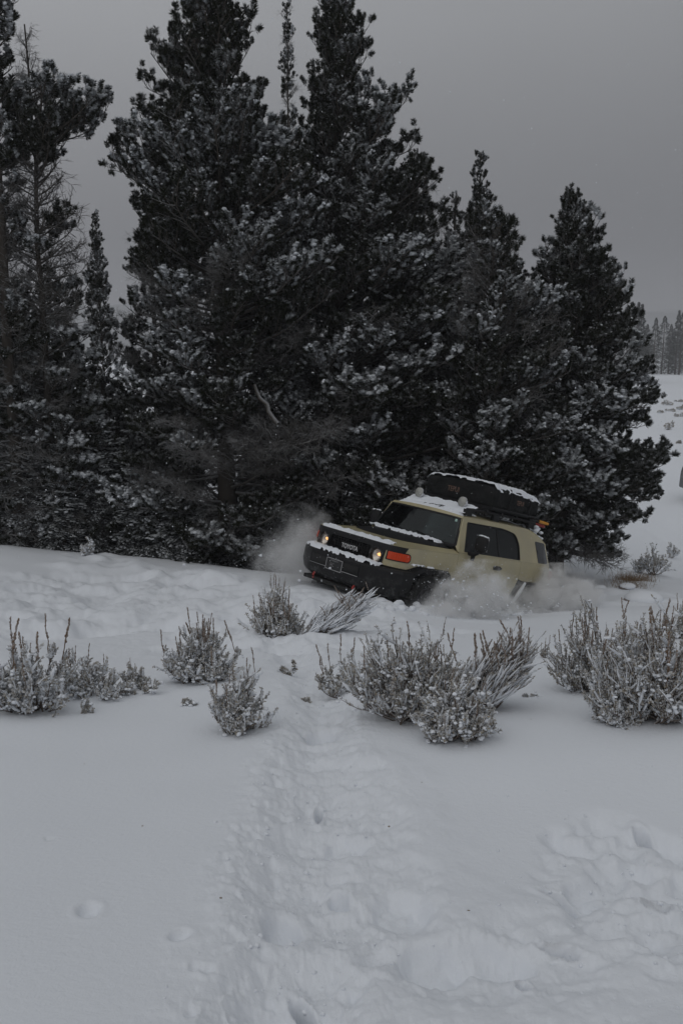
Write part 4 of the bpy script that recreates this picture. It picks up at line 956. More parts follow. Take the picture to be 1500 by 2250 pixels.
for sg in (1, -1):
    hl = empty('headlight', (2.025, sg * .523, .945), parent=tk)
    mb = MB(); n = 28; an = np.linspace(0, 2 * np.pi, n, endpoint=False)
    def lathe(prof, mb, mi=0, n=28):
        an = np.linspace(0, 2 * np.pi, n, endpoint=False); V = [(x, r_ * math.cos(a), r_ * math.sin(a)) for x, r_ in prof for a in an]
        F_ = [(i * n + j, i * n + (j + 1) % n, (i + 1) * n + (j + 1) % n, (i + 1) * n + j) for i in range(len(prof) - 1) for j in range(n)]; mb.add(V, F_, mi)
    mb = MB(); lathe([(-.03, .092), (-.045, .07), (-.07, .04), (-.08, .012), (-.08, .0)], mb); mb.obj('reflector', [M['reflector']], hl)
    mb = MB(); lathe([(-.02, .118), (.012, .122), (.03, .114), (.032, .104), (.012, .094), (-.03, .092)], mb); mb.obj('headlight_rim', [M['black']], hl, sharp=50)
    mb = MB(); lathe([(.008, .096), (.016, .08), (.024, .05), (.028, .02), (.029, .0)], mb); mb.obj('lens', [M['lens']], hl)
    mb = MB(); blobs(mb, [(-.05, .012, .02)], np.array([(.026, .034, .022)]), fine=True, jit=.1); mb.obj('bulb', [M['bulb']], hl)
# windshield
WB, WT = np.array((.758, .813, 1.262)), np.array((.585, .69, 1.655))
def wmap(y, t1):
    hw = WB[1] + (WT[1] - WB[1]) * t1; k = y
    return (WB[0] + (WT[0] - WB[0]) * t1 + .055 * (1 - k * k), hw * k, WB[2] + (WT[2] - WB[2]) * t1 + .006 * (1 - k * k))
wo_ = rounded([(-1, 0), (1, 0), (1, 1), (-1, 1)], .07)
ws = P('windshield', wo_, wmap, M['glass'], tk, inward=(-1, 0, -.4), thick=.005, step=.1)
P('windshield_seal', [(q[0] * 1.02, (q[1] - .5) * 1.05 + .5) for q in wo_], wmap, M['matte'], tk, holes=[[(q[0] * .97, (q[1] - .5) * .92 + .5) for q in wo_]], inward=(-1, 0, -.4), lift=.004, thick=.02, step=.1)
for sg in (1, -1):
    a0, a1 = np.array(wmap(sg, 0)), np.array(wmap(sg, 1)); b0, b1 = np.array((.737, sg * Yside(.7, 1.182), 1.182)), np.array((.586, sg * Yside(.5, 1.67), 1.67))
    P('windshield_pillar', [(0, 0), (1, 0), (1, 1), (0, 1)], lambda s, t1: tuple((a0 * (1 - t1) + a1 * t1) * (1 - s) + (b0 * (1 - t1) + b1 * t1) * s + np.array((.012 * math.sin(math.pi * s), 0, 0))), M['paint'], tk, inward=(-1, -sg * .5, 0), thick=.03, step=.2)
P('windshield_header', [(-1, 0), (1, 0), (1, 1), (-1, 1)], lambda y, t1: (.587 + .055 * (1 - y * y) * (1 - .2 * t1) - .03 * t1, y * .695, 1.662 + .03 * t1 + .028 * (1 - y * y) * t1), M['paint'], tk, inward=(-1, 0, 0), thick=.02, step=.1)
mb = MB(); mb.add([(.84, -.80, 1.235), (.84, .80, 1.235), (.72, .82, 1.262), (.72, -.82, 1.262), (.86, 0, 1.245), (.80, 0, 1.268)], [(0, 4, 5, 3), (4, 1, 2, 5)]); mb.obj('cowl', [M['matte']], tk)
P('inspection_sticker', [(.86, .84), (.91, .84), (.91, .94), (.86, .94)], wmap, mat('sticker', (.35, .52, .46), .6), tk, inward=(-1, 0, -.4), lift=.003, thick=.001, step=.1)
for y0, y1 in ((.62, .10), (.02, -.5), (-.45, -.75)):
    mb = MB(); a, b = np.array(wmap(y0, .02)), np.array(wmap(y1, .16)); mb.tube(np.linspace(a, b, 5) + np.array([.02, 0, .006]), .009, 4); mb.obj('wiper', [M['black']], tk)
# roof
def roof_z(x, y):
    return 1.742 - .050 * min(abs(y) / .70, 1.1) ** 3 - .045 * max(0, (x - .25) / .33) ** 2 - .20 * max(0, (-1.05 - x) / .68) ** 2
ro = rounded([(.572, -.692), (.572, .692), (-1.15, .687), (-1.72, .745), (-1.72, -.745), (-1.15, -.687)], [.02] * 6)
P('roof', ro, lambda x, y: (x, y, roof_z(x, y)), M['paint'], tk, inward=(0, 0, -1), thick=.03, step=.08)
# tailgate, rear glass, floor, liners
P('tailgate', [(-.75, .5), (.75, .5), (.80, 1.15), (.71, 1.52), (-.71, 1.52), (-.80, 1.15)], lambda y, z: (-1.85 + max(0, z - 1.1) * .32, y, z), M['paint'], tk, holes=[rounded([(-.5, 1.18), (.5, 1.18), (.5, 1.46), (-.5, 1.46)], .05)], inward=(1, 0, 0), thick=.03, step=.12)
P('rear_window', rounded([(-.51, 1.17), (.51, 1.17), (.51, 1.47), (-.51, 1.47)], .05), lambda y, z: (-1.84 + max(0, z - 1.1) * .32, y, z), M['tint'], tk, inward=(1, 0, 0), thick=.01, step=.12)
mb = MB(); mb.box((0, 0, .49), (3.7, 1.05, .16)); mb.box((0, 0, .56), (1.5, 1.70, .1)); mb.box((1.45, 0, .74), (.9, 1.0, .5)); mb.box((-1.4, 0, .74), (.8, 1.1, .4)); mb.box((.93, 0, .72), (.06, 1.7, .5)); mb.box((-.80, 0, .72), (.05, 1.7, .45)); mb.obj('chassis', [M['under']], tk, smooth=False)
mb = MB(); mb.box((.62, 0, 1.12), (.28, 1.5, .16)); mb.box((.55, 0, 1.19), (.12, .4, .06)); mb.obj('dashboard', [M['seat']], tk, smooth=False)
for sg in (1, -1):
    sx_ = empty('front_seat', (-.05, sg * .38, .62), parent=tk)
    mb = MB(); mb.box((.05, 0, .12), (.5, .5, .2)); mb.obj('seat_cushion', [M['seat']], sx_)
    mb = MB(); mb.add(hv * np.array([.08, .25, .36]) + np.array([-.24, 0, .45]), hf); mb.obj('backrest', [M['seat']], sx_)
    mb = MB(); mb.add(hv * np.array([.05, .13, .09]) + np.array([-.30, 0, .88]), hf); mb.obj('headrest', [M['seat']], sx_)
mb = MB(); a = np.linspace(0, 2 * np.pi, 21); mb.tube(np.stack([.36 - .25 * .19 * np.sin(a), .38 + .19 * np.cos(a), 1.17 + .18 * np.sin(a)], 1), .014, 6); mb.obj('steering_wheel', [M['seat']], tk)
# bumper
mb = MB()
def blevel(z, d):
    f = [(1.72, .985 - d), (1.93, .975 - d), (2.10 - d, .80 - d), (2.235 - d, .50), (2.25 - d, 0)]
    f = f + [(x, -y) for x, y in f[::-1][1:]]
    return [(x, y, z) for x, y in f]
lev = [blevel(.44, .10), blevel(.50, .03), blevel(.62, .0), blevel(.79, .0), blevel(.825, .02), [(min(x, 1.98), y * .9, .835) for x, y, z in blevel(.83, .06)]]
nb_ = len(lev[0]); V = [p for l in lev for p in l]
F_ = [(i * nb_ + j, i * nb_ + j + 1, (i + 1) * nb_ + j + 1, (i + 1) * nb_ + j) for i in range(len(lev) - 1) for j in range(nb_ - 1)]
mb.add(V, F_); F2 = [(0,) + tuple(range(1, nb_))]; mb.add(lev[0] , [tuple(range(nb_))]); mb.add(lev[-1], [tuple(range(nb_))[::-1]])
bp = mb.obj('bumper', [M['black']], tk, sharp=22)
mb = MB(); mb.box((2.245, 0, .685), (.012, .92, .115)); mb.obj('bumper_slot', [M['under']], bp)
mb = MB(); mb.box((2.256, 0, .622), (.006, .95, .006)); mb.obj('bumper_seam', [M['platerim']], bp)
pl = empty('license_plate', (2.268, .018, .678), parent=tk)
po = rounded([(-.158, -.080), (.158, -.080), (.158, .080), (-.158, .080)], .015)
panel('plate_face', po, lambda y, z: (0, y, z), M['plate'], pl, inward=(-1, 0, 0), thick=.006, step=.1)
panel('plate_rim', po, lambda y, z: (.004, y, z), M['platerim'], pl, holes=[rounded([(-.150, -.072), (.150, -.072), (.150, .072), (-.150, .072)], .012)], inward=(-1, 0, 0), thick=.008, step=.1)
dim = mat('plate_print', (.20, .20, .20), .5)
text('plate_state', 'NEBRASKA', .030, pl, Matrix.Translation((.003, .0, .052)) @ FR, dim, .0008)
text('plate_number', 'FJC', .072, pl, Matrix.Translation((.003, -.035, -.012)) @ FR, dim, .0008, .8)
text('plate_mark', '4', .030, pl, Matrix.Translation((.003, .085, -.02)) @ FR, dim, .0008)
for y_ in (-.40, .40):
    mb = MB(); a = np.linspace(-.3, 3.4, 9); mb.tube(np.stack([2.16 + .05 * np.sin(a), np.full(9, y_), .44 - .05 * np.cos(a)], 1), .017, 6); mb.obj('tow_hook', [M['redpaint']], bp)
mb = MB(); mb.box((1.95, 0, .40), (.5, 1.2, .05)); mb.obj('skid_plate', [M['under']], tk, smooth=False)
# wheels
def tyre():
    mb = MB(); prof = [(-.13, .22), (-.14, .30), (-.138, .36), (-.125, .395), (-.08, .408), (0, .412), (.08, .408), (.125, .395), (.138, .36), (.14, .30), (.13, .22)]; n = 40
    V = [(r_ * math.cos(a), w_, r_ * math.sin(a)) for w_, r_ in prof for a in np.linspace(0, 2 * np.pi, n, endpoint=False)]
    mb.add(V, [(i * n + j, (i + 1) * n + j, (i + 1) * n + (j + 1) % n, i * n + (j + 1) % n) for i in range(len(prof) - 1) for j in range(n)])
    for k in range(36):
        a = k / 36 * 2 * math.pi; ca, sa = math.cos(a), math.sin(a)
        for w_ in (-.105, -.035, .035, .105):
            aa = a + (.06 if w_ in (-.035, .105) else 0); ca, sa = math.cos(aa), math.sin(aa); rot = np.array([(ca, 0, -sa), (0, 1, 0), (sa, 0, ca)])
            mb.box((.416 * ca, w_, .416 * sa), (.024, .056, .042), 0, rot)
    return mb.mesh('tyre', [M['rubber']], sharp=35)
def rim_():
    mb = MB(); n = 32; prof = [(.10, .225), (.13, .222), (.13, .205), (.09, .19), (.06, .12), (.085, .06), (.09, 0)]
    V = [(r_ * math.cos(a), w_, r_ * math.sin(a)) for w_, r_ in prof for a in np.linspace(0, 2 * np.pi, n, endpoint=False)]
    mb.add(V, [(i * n + j, (i + 1) * n + j, (i + 1) * n + (j + 1) % n, i * n + (j + 1) % n) for i in range(len(prof) - 1) for j in range(n)])
    for k in range(6):
        a = k / 6 * 2 * math.pi; ca, sa = math.cos(a), math.sin(a); rot = np.array([(ca, 0, -sa), (0, 1, 0), (sa, 0, ca)]); mb.box((.15 * ca, .095, .15 * sa), (.13, .03, .05), 0, rot)
    return mb.mesh('rim', [M['wheel']], sharp=35)
ty, rm = tyre(), rim_()
for x, y in ((1.345, 1), (1.345, -1), (-1.345, 1), (-1.345, -1)):
    w_ = empty('wheel', (x, y * .80, .412), (0, 0, 0 if y > 0 else math.pi), tk)
    if x > 0: w_.rotation_euler.z += math.radians(8)
    link('tyre', ty, w_); link('rim', rm, w_)
# roof rack with lamps
rk = empty('roof_rack', (0, 0, 0), parent=tk)
for sg in (1, -1):
    mb = MB(); mb.tube([(.40, sg * .60, 1.80), (.2, sg * .61, 1.815), (-.6, sg * .61, 1.825), (-1.45, sg * .61, 1.80), (-1.52, sg * .60, 1.70)], .022, 8); mb.obj('side_rail', [M['black']], rk)
    for x in (.36, -.35, -1.35):
        mb = MB(); mb.box((x, sg * .60, 1.755), (.16, .05, .10)); mb.obj('rack_foot', [M['black']], rk, smooth=False)
for x in (-.05, -.45, -.85, -1.25):
    mb = MB(); mb.box((x, 0, 1.84), (.05, 1.30, .03)); mb.obj('crossbar', [M['black']], rk, smooth=False)
mb = MB(); mb.box((-.65, 0, 1.872), (1.3, 1.15, .03)); mb.box((-1.35, .55, 1.82), (.25, .12, .07)); mb.obj('rack_deck', [M['black']], rk, smooth=False)
mb = MB(); mb.add([(.44, -.60, 1.735), (.44, .60, 1.735), (.18, .60, 1.85), (.18, -.60, 1.85), (.47, 0, 1.755), (.18, 0, 1.86)], [(0, 4, 5, 3), (4, 1, 2, 5)]); mb.obj('wind_fairing', [M['black']], rk)
for sg in (1, -1):
    lp = empty('roof_lamp', (.30, sg * .43, 1.895), (0, 0, 0), rk)
    mb = MB(); lathe([(.03, .078), (.02, .083), (-.02, .08), (-.05, .05), (-.06, 0)], mb); mb.obj('lamp_body', [M['chrome']], lp)
    lathe_m = MB(); lathe([(.028, .076), (.036, .05), (.040, 0)], lathe_m); lathe_m.obj('lamp_glass', [mat('lamp_glass', (.40, .40, .37), .18, .35, bump=(45, .6, .01))], lp)
    mb = MB(); mb.box((-.01, 0, -.09), (.03, .05, .06)); mb.obj('lamp_bracket', [M['black']], lp)
# snow lying on the truck
def snow_sheet(name, fmap, u0, u1, v0, v1, hgt, seed, nu=60, nv=16, edge=.25, parent=tk, rough=9, cut=.0):
    mb = MB(); U_, V_ = np.meshgrid(np.linspace(0, 1, nu), np.linspace(0, 1, nv), indexing='ij')
    B_ = np.array([[fmap(u0 + (u1 - u0) * a, v0 + (v1 - v0) * b) for b in V_[0]] for a in U_[:, 0]])
    e_ = np.minimum(np.minimum(U_, 1 - U_) * nu / nv * 1.3, np.minimum(V_, 1 - V_)) / edge
    e_ = e_ + .55 * fbm(B_[..., 0] * rough + B_[..., 2] * 5 + seed * 7, B_[..., 1] * rough + seed, 3) - cut
    h_ = np.sqrt(np.clip(e_, 0, 1)) * hgt * (1 + .45 * fbm(B_[..., 0] * 14 + seed, B_[..., 1] * 14, 3))
    h_ = np.where(e_ <= 0, -.012, np.maximum(h_, .003)); T_ = B_ + np.array([0, 0, 1]) * h_[..., None]
    i_ = np.arange(nu * nv).reshape(nu, nv); q = np.stack([i_[:-1, :-1], i_[1:, :-1], i_[1:, 1:], i_[:-1, 1:]], -1).reshape(-1, 4)
    keep = (e_.ravel()[q] > -.0).any(1); nrm = np.cross(T_[1, 0] - T_[0, 0], T_[0, 1] - T_[0, 0])
    mb.add(T_, q[keep] if nrm[2] > 0 else q[keep][:, ::-1]); return mb.obj(name, [M['snow']], parent)
snow_sheet('hood_snow', lambda s, d: (nose(s, 1.12)[0] - d, nose(s, 1.12)[1] * (1 - d * .3), hood_z(nose(s, 1.12)[0] - d, nose(s, 1.12)[1] * (1 - d * .3))), -.74, .70, .015, .17, .035, 1, 110, 18, .3)
snow_sheet('bumper_snow', lambda y, x: (x - .12 * max(0, (abs(y) - .45) / .3) ** 1.5, y, .832), -.80, .66, 2.055, 2.235, .045, 2, 110, 16, .25, rough=10)
snow_sheet('cowl_snow', lambda y, x: (x + .05 * (1 - y * y), y, 1.258 if x > .78 else 1.265), -.78, .62, .75, .90, .035, 3, 90, 16, .35, rough=11, cut=.12)
snow_sheet('roof_snow', lambda y, x: (x, y, roof_z(x, y)), -.66, .60, .12, .56, .035, 4, 90, 30, .16, rough=5)
snow_sheet('fairing_snow', lambda y, x: (x, y, 1.735 + (.44 - x) / .26 * .12 + .005), -.60, .62, .16, .46, .022, 5, 90, 24, .2, rough=6)
snow_sheet('roof_snow', lambda y, x: (x, y, roof_z(x, y)), -.62, .66, -1.72, -1.30, .05, 6, 60, 26, .25, rough=6)
snow_sheet('flare_snow', lambda x, y: (x, y, .93), 1.48, 1.72, .89, .955, .012, 8, 30, 10, .4, rough=14)
snow_sheet('flare_snow', lambda x, y: (x, y, .925), 1.28, 1.42, .90, .95, .010, 9, 30, 10, .4, rough=14, cut=.1)
mb = MB(); rng = np.random.default_rng(4); C = np.stack([rng.uniform(-1.75, -1.45, 30), rng.uniform(.50, .66, 30), rng.uniform(1.52, 1.78, 30)], 1); C[:, 2] -= np.abs(C[:, 0] + 1.45) * .3; blobs(mb, C, rng.uniform(.02, .05, (30, 1)) * np.array([[1.2, 1, .8]]), fine=True); mb.obj('rear_corner_snow', [M['snow']], tk)
mb = MB(); blobs(mb, [(-1.86, .79, 1.105), (-1.85, .82, 1.10)], np.array([(.05, .05, .025)] * 2), fine=True); mb.obj('lamp_snow', [M['snow']], tk)
rf_s = MB(); rf_s.tube([(-.77, .962, .52), (-.90, .962, .70), (-1.01, .962, .865)], [.022, .036, .02], 6); rf_s.obj('rear_flare_snow', [M['snow']], tk)

# folded roof tent: its own thing, strapped on the rack
tent = empty('roof_tent', TL, TR); tag(tent, 'folded black rooftop tent in its soft cover, snow on top, strapped above the truck', 'roof tent')
tv, tf = subdiv(hv, hf) if False else (None, None)
def soft_box(x0, x1, y0, y1, z0, z1, seed, n=26):
    mb = MB(); g = np.linspace(-1, 1, n)
    rng_s = seed
    def put(P_):
        x, y, z = P_[..., 0], P_[..., 1], P_[..., 2]; r = .13
        # rounded cube: shrink then push out
        c = np.clip(P_, -1, 1) * np.array([1, 1, 1]); hx2, hy2, hz2 = (x1 - x0) / 2, (y1 - y0) / 2, (z1 - z0) / 2; rr2 = .06
        W_ = c * np.array([hx2, hy2, hz2]); I_ = np.clip(W_, -np.array([hx2, hy2, hz2]) + rr2, np.array([hx2, hy2, hz2]) - rr2); d = W_ - I_; L_ = np.linalg.norm(d, axis=-1, keepdims=True)
        W_ = I_ + d / np.maximum(L_, 1e-6) * np.minimum(L_, rr2)
        nrm = P_ / np.linalg.norm(P_, axis=-1, keepdims=True)
        wr = .016 * fbm(W_[..., 0] * 4 + W_[..., 2] * 3 + seed, W_[..., 1] * 4 + W_[..., 2] * 5, 3) - .018 * np.exp(-((W_[..., 0] + .22) / .018) ** 2) - .014 * np.exp(-((W_[..., 0] - .38) / .018) ** 2)
        W_ = W_ + nrm * wr[..., None]; W_[..., 2] += .045 * np.clip(W_[..., 2] / hz2, 0, 1) * np.cos(W_[..., 1] / hy2 * 1.3) * (1 - .3 * np.clip(-W_[..., 0] / hx2, -1, 1) ** 2)
        W_[..., 2] -= .09 * np.clip(W_[..., 2] / hz2, 0, 1) * np.clip((-W_[..., 0] - .2) / hx2, 0, 1)
        return W_ + np.array([(x0 + x1) / 2, (y0 + y1) / 2, (z0 + z1) / 2])
    A_, B_ = np.meshgrid(g, g, indexing='ij'); O = np.ones_like(A_); i_ = np.arange(n * n).reshape(n, n); q = np.stack([i_[:-1, :-1], i_[1:, :-1], i_[1:, 1:], i_[:-1, 1:]], -1).reshape(-1, 4)
    for P_, fl in ((np.stack([A_, B_, O], -1), 0), (np.stack([A_, B_, -O], -1), 1), (np.stack([O, A_, B_], -1), 0), (np.stack([-O, A_, B_], -1), 1), (np.stack([A_, O, B_], -1), 1), (np.stack([A_, -O, B_], -1), 0)):
        mb.add(put(P_), q[:, ::-1] if fl else q)
    return mb
sb_ = soft_box(-1.36, -.10, -.69, .69, 1.895, 2.215, 2); sb_.obj('tent_cover', [M['fabric']], tent)
for x in (-.50, -1.05):
    mb = MB(); a = np.linspace(0, 1, 2)
    pts = [(x, -.71, 1.90), (x, -.715, 2.1), (x, -.68, 2.22), (x, -.4, 2.262), (x, 0, 2.275), (x, .4, 2.262), (x, .68, 2.22), (x, .715, 2.1), (x, .71, 1.90)]
    if x < -.9: pts = [(a_, b_, c_ - .05 if c_ > 2.15 else c_) for a_, b_, c_ in pts]
    mb.tube(pts, .014, 4); mb.obj('strap', [M['black']], tent)
mb = MB(); mb.box((-.73, 0, 1.90), (1.30, 1.42, .03)); mb.obj('tent_base', [M['black']], tent, smooth=False)
SD = Matrix(((-1, 0, 0, 0), (0, 0, 1, 0), (0, 1, 0, 0), (0, 0, 0, 1)))
text('lettering', 'TEPUI', .115, tent, Matrix.Translation((-.082, -.10, 2.06)) @ FR, M['logo'], .001, .8)
text('lettering', 'TEPUI', .10, tent, Matrix.Translation((-.77, .706, 2.055)) @ SD, M['logo'], .001, .75)
def tent_top(y, x):
    hz = 2.215 + .045 * math.cos(y / .69 * 1.3) - .09 * max(0, min(1, (-(x + .73) - .2) / .63)); r_ = max(0, abs(y) - .63); return (x, y, hz - r_ * .8)
snow_sheet('tent_snow', tent_top, -.70, .70, -1.36, -.09, .035, 11, 80, 70, .10, tent, rough=4, cut=-.1)
# shovel and axe handles carried at the back of the rack
def tool(name, m, lab, y, z, ln, cat):
    r_ = empty(name, TL, TR); tag(r_, lab, cat)
    mb = MB(); mb.tube([(-1.30, y, z), (-1.30 - ln * .55, y, z)], [.013, .013], 7); mb.obj('shaft', [M['black']], r_)
    mb = MB(); mb.tube([(-1.30 - ln * .55, y, z), (-1.30 - ln * .6, y, z), (-1.30 - ln, y, z - .01)], [.016, .026, .024], 8); mb.obj('grip', [m], r_)
    return r_
tool('shovel', M['yellow'], 'yellow gripped tool handle sticking out behind the roof rack', .56, 1.845, .62, 'shovel')
tool('rescue_tool', M['redpaint'], 'red handled tool just below the yellow one behind the roof rack', .50, 1.79, .62, 'tool')
mb = MB(); mb.tube([(-1.42, .56, 1.862), (-1.62, .56, 1.864)], [.016, .010], 6); 

# ------------------------------------------------------------------ small things round the right pine
q = gp(1283, 1298); rng = np.random.default_rng(12)
r_ = empty('dead_stump', q); tag(r_, 'short dark broken log with a snow cap lying behind the truck', 'log')
mb = MB(); mb.tube([(-.26, 0, .06), (-.1, .02, .1), (.12, 0, .06), (.3, -.03, .0)], [.03, .06, .05, .015], 7); mb.tube([(-.1, 0, .08), (-.28, -.05, .0)], [.03, .012], 5); mb.tube([(.1, 0, .05), (.2, -.12, .02)], [.02, .008], 5); mb.obj('log', [M['bark']], r_)
mb = MB(); blobs(mb, [(-.02, .04, .17), (.06, .02, .13), (-.1, .03, .13)], np.array([(.16, .11, .09), (.12, .1, .07), (.1, .1, .05)]), fine=True, jit=.06); mb.obj('snow_cap', [M['snow']], r_)
for (u, v, w, lab) in ((1408, 1318, .34, 'flat rock under a smooth dome of snow right of the truck'), (1375, 1294, .16, 'small snow capped rock under the right pine'), (1316, 1292, .12, 'smallest snow capped rock near the broken log')):
    q = gp(u, v); r_ = empty('rock', q); tag(r_, lab, 'rock', 'snow covered rocks near the right pine')
    mb = MB(); rv, rf2 = ICO2_V, ICO2_F; mb.add(rv * (1 + rng.uniform(-.1, .1, (len(rv), 1))) * np.array([w, w * .7, w * .36]) + np.array([0, 0, w * .15]), rf2); mb.obj('stone', [M['rock']], r_)
    mb = MB(); sv, sf = subdiv(ICO2_V, ICO2_F); mb.add(sv * np.array([w * 1.0, w * .75, w * .42]) + np.array([w * .12, .0, w * .30]), sf); mb.obj('snow_cap', [M['snow']], r_)
mb = MB(); rng = np.random.default_rng(13)
for k in range(900):
    c = gp(rng.uniform(1350, 1425), rng.uniform(1268, 1292)) if k % 12 == 0 else c
    a = np.array(c) + np.append(rng.normal(0, .10, 2), -.02); mb.tube([a, a + rng.normal(0, .03, 3) + np.array([0, 0, .06]), a + rng.normal(0, .06, 3) + np.array([0, 0, .11])], [.003, .0025, .001], 3)
tag(mb.obj('dead_grass', [M['grass']]), 'brown dead grass poking through thin snow under the right pine', 'grass', kind='stuff')
# parked dark vehicle cut by the right edge
q = hit(1530, 1112); cv = empty('parked_vehicle', (at(1500, 1100, q.y).x + .44, q.y, H(q.x, q.y)), (0, 0, math.radians(0))); tag(cv, 'dark parked off-road vehicle with red side, almost entirely cut off by the right edge', 'vehicle')
bo = rounded([(0.06, .45), (4.2, .45), (4.25, .9), (3.3, 1.05), (2.8, 1.62), (.25, 1.66), (.1, 1.1)], [.1, .1, .15, .2, .2, .12, .05])
for y_, nm in ((0, 'body'),):
    n = len(bo); mb = MB(); V = [(x, 0, z) for x, z in bo] + [(x, 1.75, z) for x, z in bo]; mb.add(V, [tuple(range(n)), tuple(range(n, 2 * n))[::-1]] + [(i, (i + 1) % n + 0, (i + 1) % n + n, i + n)[::-1] for i in range(n)]); mb.obj('body', [M['darkcar']], cv, smooth=False)
for x0, x1 in ((.35, 1.2), (1.3, 2.6)):
    mb = MB(); mb.box(((x0 + x1) / 2, -.004, 1.32), (x1 - x0, .01, .38)); mb.obj('window', [M['tint']], cv)
mb = MB(); mb.box((.12, -.01, .78), (.16, .05, .22)); mb.obj('tail_light', [M['redlens']], cv)
for x in (.75, 3.4):
    w_ = empty('wheel', (x, .1, .40), (0, 0, math.pi), cv); link('tyre', ty, w_); link('rim', rm, w_)

# ------------------------------------------------------------------ thrown snow
def world_pt(x, y, z): return TM @ Vector((x, y, z))
def spray_volume(name, lab, c, s, dens, seed, rot=(0, 0, 0), scale=3.0, lo=.42, hi=.75):
    m, n, p = newmat('spray_' + str(seed)); n.nodes.remove(p); out = n.nodes['Material Output']
    pv = n.nodes.new('ShaderNodeVolumePrincipled'); pv.inputs['Color'].default_value = (1, 1, 1, 1); pv.inputs['Anisotropy'].default_value = 0
    t = n.nodes.new('ShaderNodeTexCoord'); ln_ = n.nodes.new('ShaderNodeVectorMath'); ln_.operation = 'LENGTH'; dn = n.nodes.new('ShaderNodeTexNoise'); dn.inputs['Scale'].default_value = 1.7; dn.inputs['Detail'].default_value = 4; dn.inputs['Roughness'].default_value = .62; dm = n.nodes.new('ShaderNodeMapping'); dm.inputs['Location'].default_value = (seed * 5, 3, seed); n.links.new(t.outputs['Object'], dm.inputs['Vector']); n.links.new(dm.outputs[0], dn.inputs['Vector'])
    ds = n.nodes.new('ShaderNodeVectorMath'); ds.operation = 'SUBTRACT'; ds.inputs[1].default_value = (.5, .5, .5); n.links.new(dn.outputs['Color'], ds.inputs[0])
    dk = n.nodes.new('ShaderNodeVectorMath'); dk.operation = 'SCALE'; dk.inputs['Scale'].default_value = 1.9; n.links.new(ds.outputs[0], dk.inputs[0])
    da = n.nodes.new('ShaderNodeVectorMath'); da.operation = 'ADD'; n.links.new(dk.outputs[0], da.inputs[0]); n.links.new(t.outputs['Object'], da.inputs[1]); n.links.new(da.outputs[0], ln_.inputs[0])
    f = n.nodes.new('ShaderNodeMapRange'); f.interpolation_type = 'SMOOTHSTEP'; f.inputs[1].default_value = .92; f.inputs[2].default_value = .25; f.inputs[3].default_value = 0; f.inputs[4].default_value = 1; n.links.new(ln_.outputs['Value'], f.inputs[0])
    mp = n.nodes.new('ShaderNodeMapping'); mp.inputs['Scale'].default_value = s; mp.inputs['Location'].default_value = (seed, seed * 2, 0); n.links.new(t.outputs['Object'], mp.inputs['Vector'])
    x = n.nodes.new('ShaderNodeTexNoise'); x.inputs['Scale'].default_value = scale; x.inputs['Detail'].default_value = 8; x.inputs['Roughness'].default_value = .72; n.links.new(mp.outputs[0], x.inputs['Vector'])
    r = n.nodes.new('ShaderNodeMapRange'); r.inputs[1].default_value = lo; r.inputs[2].default_value = hi; n.links.new(x.outputs['Fac'], r.inputs[0])
    a = n.nodes.new('ShaderNodeMath'); a.operation = 'MULTIPLY'; n.links.new(f.outputs[0], a.inputs[0]); n.links.new(r.outputs[0], a.inputs[1])
    b = n.nodes.new('ShaderNodeMath'); b.operation = 'MULTIPLY'; b.inputs[1].default_value = dens; n.links.new(a.outputs[0], b.inputs[0]); n.links.new(b.outputs[0], pv.inputs['Density'])
    n.links.new(pv.outputs[0], out.inputs['Volume'])
    mb = MB(); vv, vf = subdiv(ICO2_V, ICO2_F); mb.add(vv * 1.02, vf); o = mb.obj(name, [m]); o.location = c; o.scale = s; o.rotation_euler = rot
    tag(o, lab, 'snow spray', kind='stuff'); return o
spray_volume('snow_spray', 'powder cloud thrown ahead of the truck nose', at(655, 1235, 11.9), (.85, .6, .9), 7.0, 1, (0, .3, 0), 1.6, .34, .75)
spray_volume('snow_spray', 'powder burst thrown up beside the front wheel', world_pt(.88, 1.32, .44), (1.15, .5, .72), 40.0, 2, (0, 0, math.radians(40)), 4.5, .42, .70)
spray_volume('snow_spray', 'powder cloud boiling round the rear wheel', world_pt(-1.65, 1.2, .48), (1.35, .6, .80), 38.0, 3, (0, .1, math.radians(40)), 4.0, .38, .70)
spray_volume('snow_spray', 'thin powder haze drifting across the door', world_pt(-.1, 1.15, .70), (.95, .25, .42), 4.0, 4, (0, .2, math.radians(40)), 2.0, .4, .8)
mb = MB(); rng = np.random.default_rng(21)
def chunk(cx, n, spread, size, bias=2.2):
    s1 = size * (.25 + rng.pareto(bias, n) * .5); s1 = np.minimum(s1, size * 5)[:, None]
    C = np.array([tuple(world_pt(*(np.array(cx) + rng.normal(0, 1, 3) * np.array(spread)))) for _ in range(n)])
    blobs(mb, C, np.concatenate([s1, s1 * .8, s1 * .7], 1), jit=.3, rng=rng)
chunk((.85, 1.36, .50), 9000, (.46, .20, .24), .0040); chunk((-1.5, 1.35, .55), 3000, (.6, .16, .24), .0036); chunk((.2, 1.25, .58), 420, (.5, .15, .25), .0055); chunk((-1.5, 1.25, .45), 700, (.6, .15, .20), .006); chunk((.25, 1.3, .42), 30, (.18, .1, .10), .03, 4); chunk((2.8, -.2, .55), 260, (.5, .6, .35), .006)
for k in range(1400):   # fine streaks curling off the front tyre
    pass
tag(mb.obj('flying_snow', [M['snow']]), 'snow crumbs thrown up by the wheels of the truck', 'snow', kind='stuff')
